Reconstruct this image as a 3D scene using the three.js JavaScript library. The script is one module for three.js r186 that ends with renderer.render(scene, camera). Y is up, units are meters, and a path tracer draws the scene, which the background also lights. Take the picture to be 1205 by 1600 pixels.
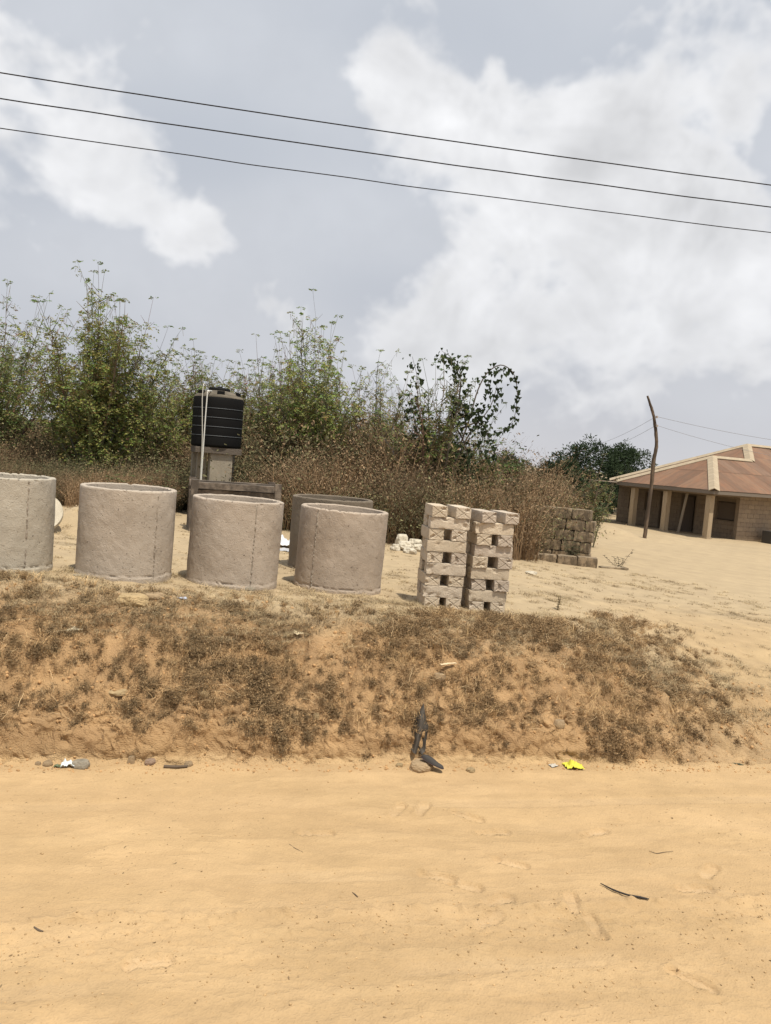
import * as THREE from 'three';
import { ImprovedNoise } from 'three/addons/math/ImprovedNoise.js';
import { mergeGeometries } from 'three/addons/utils/BufferGeometryUtils.js';

const scene = new THREE.Scene();
// ---------------------------------------------------------------- camera
const camera = new THREE.PerspectiveCamera(67, 771 / 1024, 0.05, 6000);
camera.rotation.order = 'YXZ';
camera.position.set(0, 2.6, 0);
camera.rotation.set(-4.2 * Math.PI / 180, 0, 4.5 * Math.PI / 180);
scene.add(camera);
const renderer = new THREE.WebGLRenderer({ antialias: true });
renderer.toneMapping = THREE.LinearToneMapping;
renderer.toneMappingExposure = 1.1;
renderer.shadowMap.enabled = true;

// ---------------------------------------------------------------- noise
const IN = new ImprovedNoise();
const n3 = (x, y, z) => IN.noise(x, y, z);
function fbm(x, y, z, oct = 4, gain = 0.5) {
  let a = 1, s = 0, t = 0;
  for (let i = 0; i < oct; i++) { s += a * n3(x, y, z); t += a; a *= gain; x = x * 2.03 + 5.1; y = y * 2.03 + 1.7; z = z * 2.03 + 9.2; }
  return s / t;
}
function rng(seed) {
  let a = seed >>> 0;
  return () => { a = (a + 0x6d2b79f5) | 0; let t = Math.imul(a ^ (a >>> 15), 1 | a); t = (t + Math.imul(t ^ (t >>> 7), 61 | t)) ^ t; return ((t ^ (t >>> 14)) >>> 0) / 4294967296; };
}
const ss = (a, b, x) => { const t = Math.min(1, Math.max(0, (x - a) / (b - a))); return t * t * (3 - 2 * t); };
const mix = (a, b, t) => a + (b - a) * t;
const clamp = (x, a, b) => Math.min(b, Math.max(a, x));
const DEG = Math.PI / 180;

// ---------------------------------------------------------------- sky: hazy pale blue with soft broken cumulus all round
{
  const W = 2560, Hh = 1280, data = new Float32Array(W * Hh * 4);
  // cloud banks (azimuth from the view direction, elevation, half sizes in degrees, weight)
  const banks = [[-2.4, 26.2, 3.4, 3.2, 0.55], [1.0, 23.4, 4.6, 3.8, 0.5], [8, 20.5, 6.5, 4.6, 0.5], [14, 19.5, 6.5, 5, 0.5], [20.5, 25, 4.6, 4.2, 0.5], [21, 17.5, 6, 4.6, 0.45], [12, 13.2, 8, 3.4, 0.45], [5.5, 13.0, 4, 2.4, 0.36], [20, 12.5, 6, 3, 0.4], [10, 9.5, 14, 4.2, 0.36], [3, 7.5, 8, 3.4, 0.24], [14, 6, 12, 2.5, 0.2],
    [7.5, 27.6, 4.6, 2.0, -0.6], [24.3, 21.5, 1.3, 2.6, -0.5], [-26.5, 21.8, 5, 3.8, 0.62], [-22.8, 18.2, 5, 3, 0.56], [-18.6, 15.4, 4, 2.1, 0.5], [-15, 13.7, 2.4, 1.5, 0.42], [-27, 15.5, 4, 3, 0.2],
    [-8.6, 9.8, 2.5, 1.3, 0.34], [19.5, 9.6, 5, 1.6, 0.36], [-10, 22, 5.5, 8, -0.4], [-3, 16, 4, 4.5, -0.35], [-26, 9, 8, 3, -0.2]];
  for (let j = Hh / 2; j < Hh; j++) {
    const el = ((j + 0.5) / Hh - 0.5) * 180, y = Math.sin(el * DEG), c = Math.cos(el * DEG);
    for (let i = 0; i < W; i++) {
      const th = ((i + 0.5) / W - 0.5) * 2 * Math.PI, x = Math.cos(th) * c, z = Math.sin(th) * c;
      const az = Math.atan2(x, -z) / DEG;
      let b = 0.55 * n3(x * 2.6 + 3.3, y * 3.2, z * 2.6) + 0.1;
      const near = Math.exp(-((az / 37) ** 4) - (((el - 17) / 20) ** 4));
      let bb = -0.05;
      if (near > 0.01) for (const [ba, be, ra, re, w] of banks) { const da = (az - ba) / ra, de = (el - be) / re, q = da * da + de * de; if (q < 9) bb += w * Math.exp(-q * 0.8); }
      b = mix(b, Math.min(bb, 0.62), near);
      const wx = n3(x * 7, y * 7, z * 7 + 4) * 0.06, wy = n3(x * 7 + 9, y * 7, z * 7) * 0.06;
      const f = fbm((x + wx) * 8, (y + wy) * 10, (z + wx) * 8, 7, 0.58), puff = 0.5 - Math.abs(fbm(x * 19 + 3, y * 22, z * 19, 4, 0.55)) * 1.9, d = f * 0.9 + 0.22 * (puff - 0.25) + b - 0.12;
      const soft = 0.5 + 0.5 * n3(x * 5 + 2, y * 5, z * 5 + 8), cov = ss(-0.16 * soft - 0.05, 0.18 + 0.36 * soft, d), core = ss(0.1, 0.6, d);
      const haze = Math.exp(-el / 8);
      let r = 0.478, g = 0.515, bl = 0.578;
      const up = ss(25, 80, el); r -= 0.05 * up; g -= 0.035 * up; bl -= 0.01 * up;
      r = mix(r, 0.555, haze); g = mix(g, 0.55, haze); bl = mix(bl, 0.572, haze);
      const tx = fbm(x * 13 + 20, y * 15, z * 13, 4, 0.55), under = n3(x * 4 + 7, y * 6 - 0.05, z * 4);
      const bil = fbm(x * 17 + wx * 30, y * 21 + wy * 30, z * 17, 5, 0.58);
      const cl = 0.825 + 0.17 * tx + 0.20 * bil * core + 0.05 * (puff - 0.25) - 0.13 * core * ss(-0.15, 0.35, under) - 0.035 * (1 - ss(6, 15, el));
      const veil = 0.22 * ss(-0.5, 0.3, n3(x * 3 + 5, y * 8, z * 3)), a = Math.max(cov * 0.86, veil) * (1 - 0.45 * haze);
      r = mix(r, cl, a); g = mix(g, cl * 1.0, a); bl = mix(bl, cl * 1.012, a);
      const o = (j * W + i) * 4; data[o] = r; data[o + 1] = g; data[o + 2] = bl; data[o + 3] = 1;
    }
  }
  for (let j = 0; j < Hh / 2; j++) for (let i = 0; i < W; i++) { const o = (j * W + i) * 4; data[o] = 0.42; data[o + 1] = 0.36; data[o + 2] = 0.28; data[o + 3] = 1; }
  const t = new THREE.DataTexture(data, W, Hh, THREE.RGBAFormat, THREE.FloatType);
  t.mapping = THREE.EquirectangularReflectionMapping; t.magFilter = THREE.LinearFilter; t.minFilter = THREE.LinearFilter; t.needsUpdate = true;
  scene.background = t; scene.environment = t;
}
// ---------------------------------------------------------------- sun: high, from the right and a little behind the viewer, through thin haze
const sun = new THREE.DirectionalLight(new THREE.Color(1, 0.93, 0.81), 4.3);
sun.position.set(14, 60, 12); sun.target.position.set(0, 0, -12);
sun.castShadow = true; sun.shadow.radius = 2.5; sun.shadow.mapSize.set(4096, 4096);
{ const c = sun.shadow.camera; c.left = -45; c.right = 45; c.top = 45; c.bottom = -45; c.near = 1; c.far = 160; }
sun.position.set(0.22 * 70, 70, -12 + 0.33 * 70);
scene.add(sun, sun.target);

// ---------------------------------------------------------------- naming helpers
const used = new Map();
function numbered(name) { const k = used.get(name) || 0; used.set(name, k + 1); return k ? `${name}_${String(k).padStart(3, '0')}` : name; }
function tag(o, label, category, group) { o.userData.label = label; o.userData.category = category; if (group) o.userData.group = group; return o; }
function thing(name, label, category, pos = [0, 0, 0], turn = 0, group) {
  const o = new THREE.Group(); o.name = numbered(name); o.position.set(...pos); o.rotation.y = turn; scene.add(o); return tag(o, label, category, group);
}
function part(name, geo, mat, parent, label) { const m = new THREE.Mesh(geo, mat); m.name = name; parent.add(m); if (label) m.userData.label = label; return m; }
function solo(name, geo, mat, label, category, pos, group) { const m = new THREE.Mesh(geo, mat); m.name = numbered(name); if (pos) m.position.set(...pos); scene.add(m); return tag(m, label, category, group); }
function structure(name, geo, mat) { const m = new THREE.Mesh(geo, mat); m.name = numbered(name); m.userData.kind = 'structure'; scene.add(m); return m; }
const rgb = (r, g, b) => new THREE.Color().setRGB(r, g, b);

// ---------------------------------------------------------------- procedural textures (tileable)
function lattice(seed) {
  const r = rng(seed), t = new Float32Array(65536); for (let i = 0; i < 65536; i++) t[i] = r();
  return (x, y, p, p2 = p) => {
    const xi = Math.floor(x), yi = Math.floor(y), fx = x - xi, fy = y - yi, u = fx * fx * (3 - 2 * fx), v = fy * fy * (3 - 2 * fy);
    const g = (a, b) => t[((((a % p) + p) % p) + (((b % p2) + p2) % p2) * 251) & 65535];
    return mix(mix(g(xi, yi), g(xi + 1, yi), u), mix(g(xi, yi + 1), g(xi + 1, yi + 1), u), v);
  };
}
function tfbm(L, u, v, p, oct, gain = 0.55) { let a = 1, s = 0, t = 0; for (let i = 0; i < oct; i++) { s += a * L(u * p, v * p, p); t += a; a *= gain; p *= 2; } return s / t; }
function tex(n, fn, srgb) {
  const d = new Uint8Array(n * n * 4);
  for (let j = 0; j < n; j++) for (let i = 0; i < n; i++) {
    const c = fn(i / n, j / n, i, j), o = (j * n + i) * 4;
    const f = (q) => clamp(Math.round(255 * (srgb ? (q <= 0.0031308 ? 12.92 * q : 1.055 * Math.pow(q, 1 / 2.4) - 0.055) : q)), 0, 255);
    if (typeof c === 'number') { d[o] = d[o + 1] = d[o + 2] = f(c); } else { d[o] = f(c[0]); d[o + 1] = f(c[1]); d[o + 2] = f(c[2]); }
    d[o + 3] = 255;
  }
  const t = new THREE.DataTexture(d, n, n, THREE.RGBAFormat);
  t.wrapS = t.wrapT = THREE.RepeatWrapping; t.magFilter = THREE.LinearFilter; t.minFilter = THREE.LinearMipmapLinearFilter; t.generateMipmaps = true;
  if (srgb) t.colorSpace = THREE.SRGBColorSpace; t.needsUpdate = true; return t;
}
const L1 = lattice(11), L2 = lattice(23), L3 = lattice(37);
// fine soil: grains, dust, small dark crumbs
const soilMap = tex(1024, (u, v) => {
  const a = tfbm(L1, u, v, 8, 6), g = L2(u * 256, v * 256, 256), c = L3(u * 128, v * 128, 128);
  let k = 0.86 + 0.20 * (a - 0.5) + 0.10 * (g - 0.5); if (c > 0.965) k *= 0.72; if (c < 0.02) k *= 1.12;
  return [k, k * (0.985 + 0.02 * (a - 0.5)), k * 0.965];
}, true);
const soilBump = tex(1024, (u, v) => { const c = L3(u * 128, v * 128, 128); return 0.35 + 0.45 * (tfbm(L1, u, v, 8, 6) - 0.5) + 0.25 * (L2(u * 256, v * 256, 256) - 0.5) + (c > 0.965 ? 0.3 : 0); });
// road dust: scuffed, streaked along the traffic, thin crusts with small broken edges, crumbs
const aniso = (L, u, v, p, q, oct, gain = 0.55) => { let a = 1, s = 0, t = 0; for (let i = 0; i < oct; i++) { s += a * L(u * p, v * q, p, q); t += a; a *= gain; p *= 2; q *= 2; } return s / t; };
function roadField(u, v) {
  const w = 0.02 * (L2(u * 12, v * 12, 12) - 0.5), a = aniso(L1, u + w, v + w * 0.6, 5, 15, 6, 0.6), b = aniso(L3, u, v + w, 9, 34, 5, 0.6), m = tfbm(L2, u, v, 3, 4);
  let h = 0.30 * (a - 0.5) + 0.24 * (b - 0.5); h += 0.10 * (ss(0.50, 0.525, a) - 0.5) * ss(0.45, 0.6, m) + 0.07 * (ss(0.53, 0.55, b) - 0.5) * ss(0.55, 0.42, m); return [h, m];
}
const rf = new Float32Array(2048 * 2048 * 2); for (let j = 0, o = 0; j < 2048; j++) for (let i = 0; i < 2048; i++) { const q = roadField(i / 2048, j / 2048); rf[o++] = q[0]; rf[o++] = q[1]; }
const roadMap = tex(2048, (u, v, i, j) => {
  const o = (j * 2048 + i) * 2, h = rf[o], m = rf[o + 1], g = L2(u * 512, v * 512, 512), c = L3(u * 300, v * 300, 300), c2 = L1(u * 150, v * 230, 150, 230); let k = 0.84 + 0.46 * h + 0.16 * (m - 0.5) + 0.07 * (g - 0.5);
  if (c > 0.975 && m > 0.47) k *= 0.62; if (c2 > 0.965 && m > 0.5) k *= 0.55; return [k, k * (0.985 + 0.06 * h), k * (0.965 + 0.14 * h)];
}, true);
const roadBump = tex(2048, (u, v, i, j) => { const o = (j * 2048 + i) * 2, h = rf[o], m = rf[o + 1], c = L3(u * 300, v * 300, 300); return clamp(0.45 + 0.9 * h + 0.12 * (L2(u * 512, v * 512, 512) - 0.5) + (c > 0.975 && m > 0.47 ? 0.25 : 0), 0, 1); });
// cement render: trowel marks, blotches, pits, coarse sand
const cementMap = tex(1024, (u, v) => {
  const a = tfbm(L2, u, v, 4, 6), b = tfbm(L3, u * 1 + 0.37, v, 3, 3), g = L1(u * 256, v * 256, 256), p = L3(u * 96, v * 96, 96);
  let k = 0.84 + 0.34 * (a - 0.5) + 0.22 * (b - 0.5) + 0.10 * (g - 0.5); if (p > 0.94) k *= 0.5; if (p < 0.035) k *= 1.15;
  return [k, k * (0.985 + 0.05 * (b - 0.5)), k * (0.97 + 0.10 * (b - 0.5))];
}, true);
const cementBump = tex(1024, (u, v) => { const p = L3(u * 96, v * 96, 96); return clamp(0.55 + 0.6 * (tfbm(L2, u, v, 10, 6, 0.6) - 0.5) + 0.2 * (L1(u * 256, v * 256, 256) - 0.5) - (p > 0.94 ? 0.45 : 0), 0, 1); });
// sandcrete: open gritty face
const gritMap = tex(512, (u, v) => { const g = L1(u * 128, v * 128, 128), h = L2(u * 64, v * 64, 64), a = tfbm(L3, u, v, 4, 4); let k = 0.86 + 0.25 * (a - 0.5) + 0.2 * (g - 0.5) + 0.12 * (h - 0.5); if (h > 0.93) k *= 0.7; return [k, k * 0.985, k * 0.96]; }, true);
const gritBump = tex(512, (u, v) => 0.5 + 0.5 * (L1(u * 128, v * 128, 128) - 0.5) + 0.5 * (L2(u * 64, v * 64, 64) - 0.5) + 0.3 * (tfbm(L3, u, v, 8, 3) - 0.5));
// weathered roof sheet: rust and faded paint, streaked down the slope
const roofMap = tex(512, (u, v) => {
  const s = tfbm(L1, u * 1, v * 0.25, 24, 4), a = tfbm(L2, u, v, 4, 5), r = ss(0.42, 0.66, a * 0.6 + s * 0.4);
  return [mix(0.92, 0.98, r), mix(0.84, 0.78, r), mix(0.78, 0.66, r)].map((q) => q * (0.72 + 0.5 * s));
}, true);
const stainMap = tex(512, (u, v) => { const a = tfbm(L1, u, v, 3, 6, 0.6), b = tfbm(L2, u * 3, v, 4, 4), k = ss(0.4, 0.62, a * 0.6 + b * 0.4); const q = mix(0.42, 1.0, k); return [q, q * 0.97, q * 0.92]; }, true);
// ================================================================ GROUND
// D is the distance in front of the viewer (z = -D). The road lies at 0; a bank about 1 m high rises beyond it to a plateau that falls gently away.
const footLine = (x) => 6.25 + 1.6 * Math.tanh(0.2 * x / 1.6 * 1.02) ;
const footWob = (x) => 0.05 * n3(x * 1.3, 4.4, 0) + 0.03 * n3(x * 4.1, 1.4, 0);
const plateau = (x, D) => 0.985 - 0.8 * Math.tanh(x / 20) - 0.9 * Math.tanh((D - 9) / 30);
function bankForm(x, s, D) {
  if (s <= 0) return 0;
  const g = ss(1.8, 4.5, x), w = 1.35 + 2.6 * g, sc = 0.24 * (1 - ss(2, 3.2, x)) * (0.85 + 0.5 * n3(x * 1.1, 8.8, 0));
  const a = sc * ss(0, 0.14, s), p = plateau(x, D) - 0.12 * g;
  const t = clamp((s - 0.05) / w, 0, 1);
  return a + (p - a) * (1 - Math.pow(1 - t, 1.8));
}
// shoe prints in the road: [x, D, turn, length]
const prints = [[2.16, 4.76, 0.1, 0.27], [1.31, 4.5, 1.5, 0.24], [1.39, 4.28, 1.7, 0.26], [1.78, 3.86, -0.7, 0.28], [0.26, 5.54, 1.2, 0.26], [0.45, 5.6, 1.25, 0.26], [0.78, 5.54, -0.4, 0.27], [0.50, 4.68, -0.2, 0.27], [0.66, 4.6, -0.25, 0.26],
  [0.77, 4.25, 0.8, 0.26], [0.94, 5.32, 0.2, 0.27], [-1.0, 3.66, 0.3, 0.26], [1.7, 5.44, 0.5, 0.25], [0.85, 4.45, 0.5, 0.25], [1.0, 4.9, -0.3, 0.26], [2.35, 5.0, 0.9, 0.26], [-0.3, 5.1, 0.15, 0.27]];
// pressed wheel tracks, broken where dust has drifted over them
function tyre(x, D) { let k = 0; for (const [c, w, sd] of [[4.62, 0.075, 1], [5.62, 0.08, 4], [3.72, 0.07, 8]]) { const d = Math.abs(D - c - 0.2 * x - 0.09 * n3(x * 0.35, sd, 2)); k = Math.max(k, (1 - ss(w * 0.75, w, d)) * ss(-0.1, 0.25, n3(x * 0.9 + sd, 3, D * 0.6))); } return k; }
function roadRelief(x, D) {
  let y = 0.016 * n3(x * 0.35 + 4, 0.3, D * 0.9) + 0.008 * n3(x * 0.6, 3.1, D * 2.6) + 0.010 * fbm(x * 2.1, 5.1, D * 6.5, 4, 0.6) + 0.009 * fbm(x * 10, 2.2, D * 15, 3, 0.6);
  // churned strip with crumbly edges, left by wheels
  const c = 4.05 + 0.2 * x * 0.9 + 0.1 * n3(x * 0.7, 9, 1), band = Math.exp(-(((D - c) / 0.28) ** 2));
  y += band * (0.026 * fbm(x * 9, 1, D * 16, 4, 0.62) + 0.022 * Math.max(0, n3(x * 20, 7, D * 26) - 0.1));
  const cr = c + 0.18, line = Math.exp(-(((D - cr - 0.05 * n3(x * 1.6, 3, 3)) / 0.045) ** 2)); y += line * (0.012 + 0.045 * Math.max(0, n3(x * 15, 4, D * 15)));
  const c2 = 3.5 + 0.2 * x, b2 = Math.exp(-(((D - c2) / 0.4) ** 2)); y += b2 * 0.016 * fbm(x * 14, 4, D * 16, 3);
  y -= 0.011 * tyre(x, D) - 0.003 * tyre(x, D) * Math.max(0, Math.sin((x + 0.6 * D) * 95));
  const c3 = 5.25 + 0.2 * x, b3 = Math.exp(-(((D - c3) / 0.13) ** 2)); y -= b3 * 0.012;
  for (const [fx, fD, a, len] of prints) {
    const dx = x - fx, dD = D - fD; if (dx * dx + dD * dD > 0.06) continue;
    const u = dx * Math.cos(a) + dD * Math.sin(a), v = -dx * Math.sin(a) + dD * Math.cos(a);
    const wd = 0.046 * (1 - 0.3 * ss(0.02, -0.06, u) * ss(-0.12, -0.05, u)), q = Math.max(Math.abs(u) / (len / 2), Math.hypot(Math.max(0, Math.abs(u) - len / 2 + 0.045), v) / wd);
    y -= 0.017 * (1 - ss(0.85, 1.02, q)); y += 0.013 * Math.exp(-(((q - 1.16) / 0.12) ** 2)); y += 0.002 * Math.sin(u * 260) * (1 - ss(0.7, 0.95, q));
  }
  return y;
}
function bankRelief(x, s, D) {
  const on = ss(0, 0.12, s) * (1 - ss(1.4, 2.4, s)) , f = ss(0.0, 0.04, s) * (1 - ss(0.35, 0.7, s)) * (1 - 0.6 * ss(2.2, 3.4, x));
  const rill = Math.pow(1 - Math.abs(n3(x * 2.6 + 0.4 * n3(x * 3, 1, s * 3), 7.3, s * 0.5)), 6), up = ss(0.1, 0.35, s) * (1 - ss(0.8, 1.3, s));
  let y = on * (0.09 * fbm(x * 2.3, 1, D * 2.3, 4) + 0.055 * fbm(x * 8, 3, D * 9, 4, 0.6));
  y += f * (0.06 * fbm(x * 5.5, 6, D * 14, 5, 0.62) + 0.02 * n3(x * 24, 2, D * 24));
  y -= 0.10 * rill * up;
  return y;
}
function plateauRelief(x, s, D) { const k = ss(1.2, 2.2, s); return k * (0.03 * fbm(x * 1.2, 2, D * 1.2, 4) + 0.008 * n3(x * 7, 4, D * 7)) + ss(10, 30, s) * 0.12 * n3(x * 0.15, 1, D * 0.15); }
// loose sand heaps on the plateau: [x, D, radius, height]
const heaps = [[-4.75, 11.9, 0.75, 0.42], [9.6, 32.5, 1.7, 0.55], [12.2, 34.2, 2.2, 0.32], [0.4, 14.6, 0.7, 0.1]];
function ground(x, D) {
  const s = D - footLine(x) - footWob(x);
  let y = bankForm(x, s, D) + roadRelief(x, D) * (1 - ss(-0.1, 0.25, s)) + bankRelief(x, s, D) + plateauRelief(x, s, D);
  y += 0.035 * ss(-0.32, -0.02, s) * (1 - ss(0.0, 0.2, s)) * (1 + n3(x * 3, 1, 8));
  for (const [hx, hD, r, hh] of heaps) { const q = Math.hypot(x - hx, D - hD) / r; if (q < 1) y += hh * Math.pow(1 - q, 1.15) * (1 + 0.25 * n3(x * 2, 3, D * 2)); }
  return y;
}
function groundS(x, s) { return footLine(x) + footWob(x) + s; }
const pt = (x, D, dy = 0) => [x, ground(x, D) + dy, -D];

const SAND = [0.47, 0.325, 0.165], BANK = [0.44, 0.28, 0.138], PALE = [0.47, 0.365, 0.225], GREYSOIL = [0.33, 0.255, 0.165];
// bare soil and litter-dark soil patches under the weeds are told apart by weedDensity, below
const weedSpots = [[-2.80,0.65,0.44,0.20,0.70],[-2.77,0.27,0.30,0.16,0.60],[-2.37,0.28,0.32,0.11,0.60],[-2.80,0.17,0.12,0.09,0.80],[-3.12,0.93,0.32,0.17,0.50],[-1.74,0.39,0.39,0.26,0.85],[-1.41,0.64,0.60,0.22,0.95],[-0.98,0.42,0.80,0.27,1.00],[-0.81,0.14,0.43,0.10,1.00],[-1.43,0.20,0.11,0.14,0.60],[-0.33,0.39,0.32,0.28,0.70],[0.32,1.05,0.64,0.72,0.80],[0.68,0.42,0.72,0.32,0.75],[0.32,0.19,0.21,0.16,0.85],[1.20,0.29,0.25,0.23,0.65],[0.97,1.52,0.57,0.66,0.90],[0.07,1.25,0.36,0.57,0.60],[-0.09,0.22,0.21,0.14,0.50],[1.77,1.64,0.58,0.84,0.80],[2.36,0.98,0.46,0.66,0.80],[2.52,0.45,0.65,0.36,0.75],[2.15,0.10,0.34,0.09,0.90],[3.27,0.99,0.45,0.58,0.5],[3.01,1.99,0.63,0.97,0.42],[1.66,0.57,0.35,0.26,0.45]];
function weedDensity(x, s) {
  let d = 0; for (const [bx, bs, rx, rs, w] of weedSpots) { const q = ((x - bx) / rx) ** 2 + ((s - bs) / rs) ** 2; if (q < 6) d = Math.max(d, w * Math.exp(-0.9 * q)); }
  if (x < -3.2 || x > 4.2) d = Math.max(d, 0.6 * ss(0.05, 0.2, s) * (1 - ss(0.9, 1.3, s)) * (x < 0 ? 1 : 0));
  const lim = mix(1.0, 1.75, ss(-0.2, 0.8, x)) + 1.6 * ss(2, 3, x); d *= 1 - ss(lim - 0.25, lim + 0.2, s);
  d = Math.max(d, 0.22 * ss(0.1, 0.3, s) * (1 - ss(1.2, 1.9, s)) * (1 - ss(3.2, 4, x)));
  return d * (0.75 + 1.1 * fbm(x * 2.7, 5, s * 2.7, 3) + 0.5 * n3(x * 7, 3, s * 7));
}
function inPrint(x, D) {
  let k = 0; for (const [fx, fD, a, len] of prints) { const dx = x - fx, dD = D - fD; if (dx * dx + dD * dD > 0.05) continue; const u = dx * Math.cos(a) + dD * Math.sin(a), v = -dx * Math.sin(a) + dD * Math.cos(a); k = Math.max(k, 1 - ss(0.7, 1.05, Math.hypot(Math.max(0, Math.abs(u) - len / 2 + 0.045), v) / 0.046)); }
  return k;
}
function soil(x, D, s, out) {
  const a = fbm(x * 0.9, 3, D * 0.9, 4), b = fbm(x * 4.2, 7, D * 4.2, 3), k = 0.5 + 0.5 * a;
  let c;
  if (s < 0.05) { const st = 0.5 + 0.5 * fbm(x * 0.6, 1, D * 2.2, 4); c = [0, 1, 2].map((i) => SAND[i] * (0.97 + 0.14 * st + 0.14 * b) * (1 + (i === 2 ? 0.10 : 0.03) * st)); const ty = tyre(x, D); c = c.map((q, i) => q * (1 + [0.03, 0.045, 0.08][i] * ty)); const pr = inPrint(x, D) * (0.6 + 0.8 * n3(x * 9, 2, D * 9)); c = c.map((q, i) => q * (1 + [0.10, 0.14, 0.24][i] * pr)); }
  else {
    const t = ss(0.85, 1.45, s + 0.5 * a), gch = ss(0.15, 0.5, a + 0.4 * b) * ss(1.2, 2, s), nose = ss(2.2, 4.0, x) * (1 - ss(2.5, 6, s));
    c = [0, 1, 2].map((i) => mix(mix(BANK[i] * (0.88 + 0.35 * b + 0.2 * a), mix(PALE[i], SAND[i] * 1.02, nose * 0.6) * (0.95 + 0.2 * b), Math.max(t, nose * 0.6)), GREYSOIL[i], 0.4 * gch));
    const e = ss(-0.03, 0.1, s); c = c.map((q, i) => mix(SAND[i] * 0.95, q, e));
  }
  out.push(c[0], c[1], c[2]);
}
// strips share their x lines, so that they meet without gaps
const xs = [];
{ const half = []; for (let x = 5, st = 0.06; x < 3000; st *= 1.085) { x += st; half.push(x); }
  for (let i = half.length - 1; i >= 0; i--) xs.push(-half[i]);
  for (let x = -5; x <= 5.0001; x += (x > -3.2 && x < 3.9 ? 0.014 : 0.03)) xs.push(x);
  for (const x of half) xs.push(x); }
function strip(name, sv, mat) {
  const nx = xs.length, ns = sv.length, pos = new Float32Array(nx * ns * 3), uv = new Float32Array(nx * ns * 2), col = [], idx = [];
  let o = 0;
  for (let j = 0; j < ns; j++) for (let i = 0; i < nx; i++, o++) {
    const x = xs[i], s = sv[j], D = groundS(x, s), y = ground(x, D);
    // the cut face of the bank is eaten back under its lip here and there
    const cutf = name === 'earth_bank' ? ss(0, 0.05, s) * (1 - ss(0.3, 0.75, s)) * (1 - 0.7 * ss(2.2, 3.4, x)) : 0;
    pos[o * 3] = x + cutf * 0.05 * n3(x * 9, y * 12, 5); pos[o * 3 + 1] = y; pos[o * 3 + 2] = -D + cutf * (0.065 * fbm(x * 3.5, y * 11, 3, 5, 0.62) + 0.02 * n3(x * 22, y * 34, 8));
    const us = name === 'dirt_road' ? 4.3 : 1.7, turn = name === 'dirt_road' ? 0.2 : 0; uv[o * 2] = x / us; uv[o * 2 + 1] = (D - turn * x + y) / us; soil(x, D, s, col);
  }
  for (let j = 0; j < ns - 1; j++) for (let i = 0; i < nx - 1; i++) { const a = j * nx + i, b = a + 1, c = a + nx, d = c + 1; idx.push(a, b, c, b, d, c); }
  const g = new THREE.BufferGeometry();
  g.setAttribute('position', new THREE.BufferAttribute(pos, 3)); g.setAttribute('uv', new THREE.BufferAttribute(uv, 2)); g.setAttribute('color', new THREE.Float32BufferAttribute(col, 3));
  g.setIndex(idx); g.computeVertexNormals();
  return structure(name, g, mat);
}
const soilMat = new THREE.MeshStandardMaterial({ vertexColors: true, map: soilMap, bumpMap: soilBump, bumpScale: 0.012, roughness: 1 });
const roadMat = new THREE.MeshStandardMaterial({ vertexColors: true, map: roadMap, bumpMap: roadBump, bumpScale: 0.022, roughness: 1 });
const bankMat = new THREE.MeshStandardMaterial({ vertexColors: true, map: soilMap, bumpMap: soilBump, bumpScale: 0.02, roughness: 1 });
function lines(a, b, n, p = 1) { const o = []; for (let i = 0; i <= n; i++) o.push(a + (b - a) * Math.pow(i / n, p)); return o; }
strip('dirt_road', [-3000, -900, -300, -120, -50, -25, -14, -9, -6.5, -5.2, -4.5, ...lines(-4, 0, 260)], roadMat);
strip('earth_bank', [...lines(0, 0.3, 40), ...lines(0.3, 1.9, 72).slice(1)], bankMat);
strip('sandy_ground', [...lines(1.9, 6, 90), ...lines(6, 50, 90, 1.7).slice(1), 58, 70, 90, 120, 180, 300, 600, 1200, 3000], soilMat);
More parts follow.
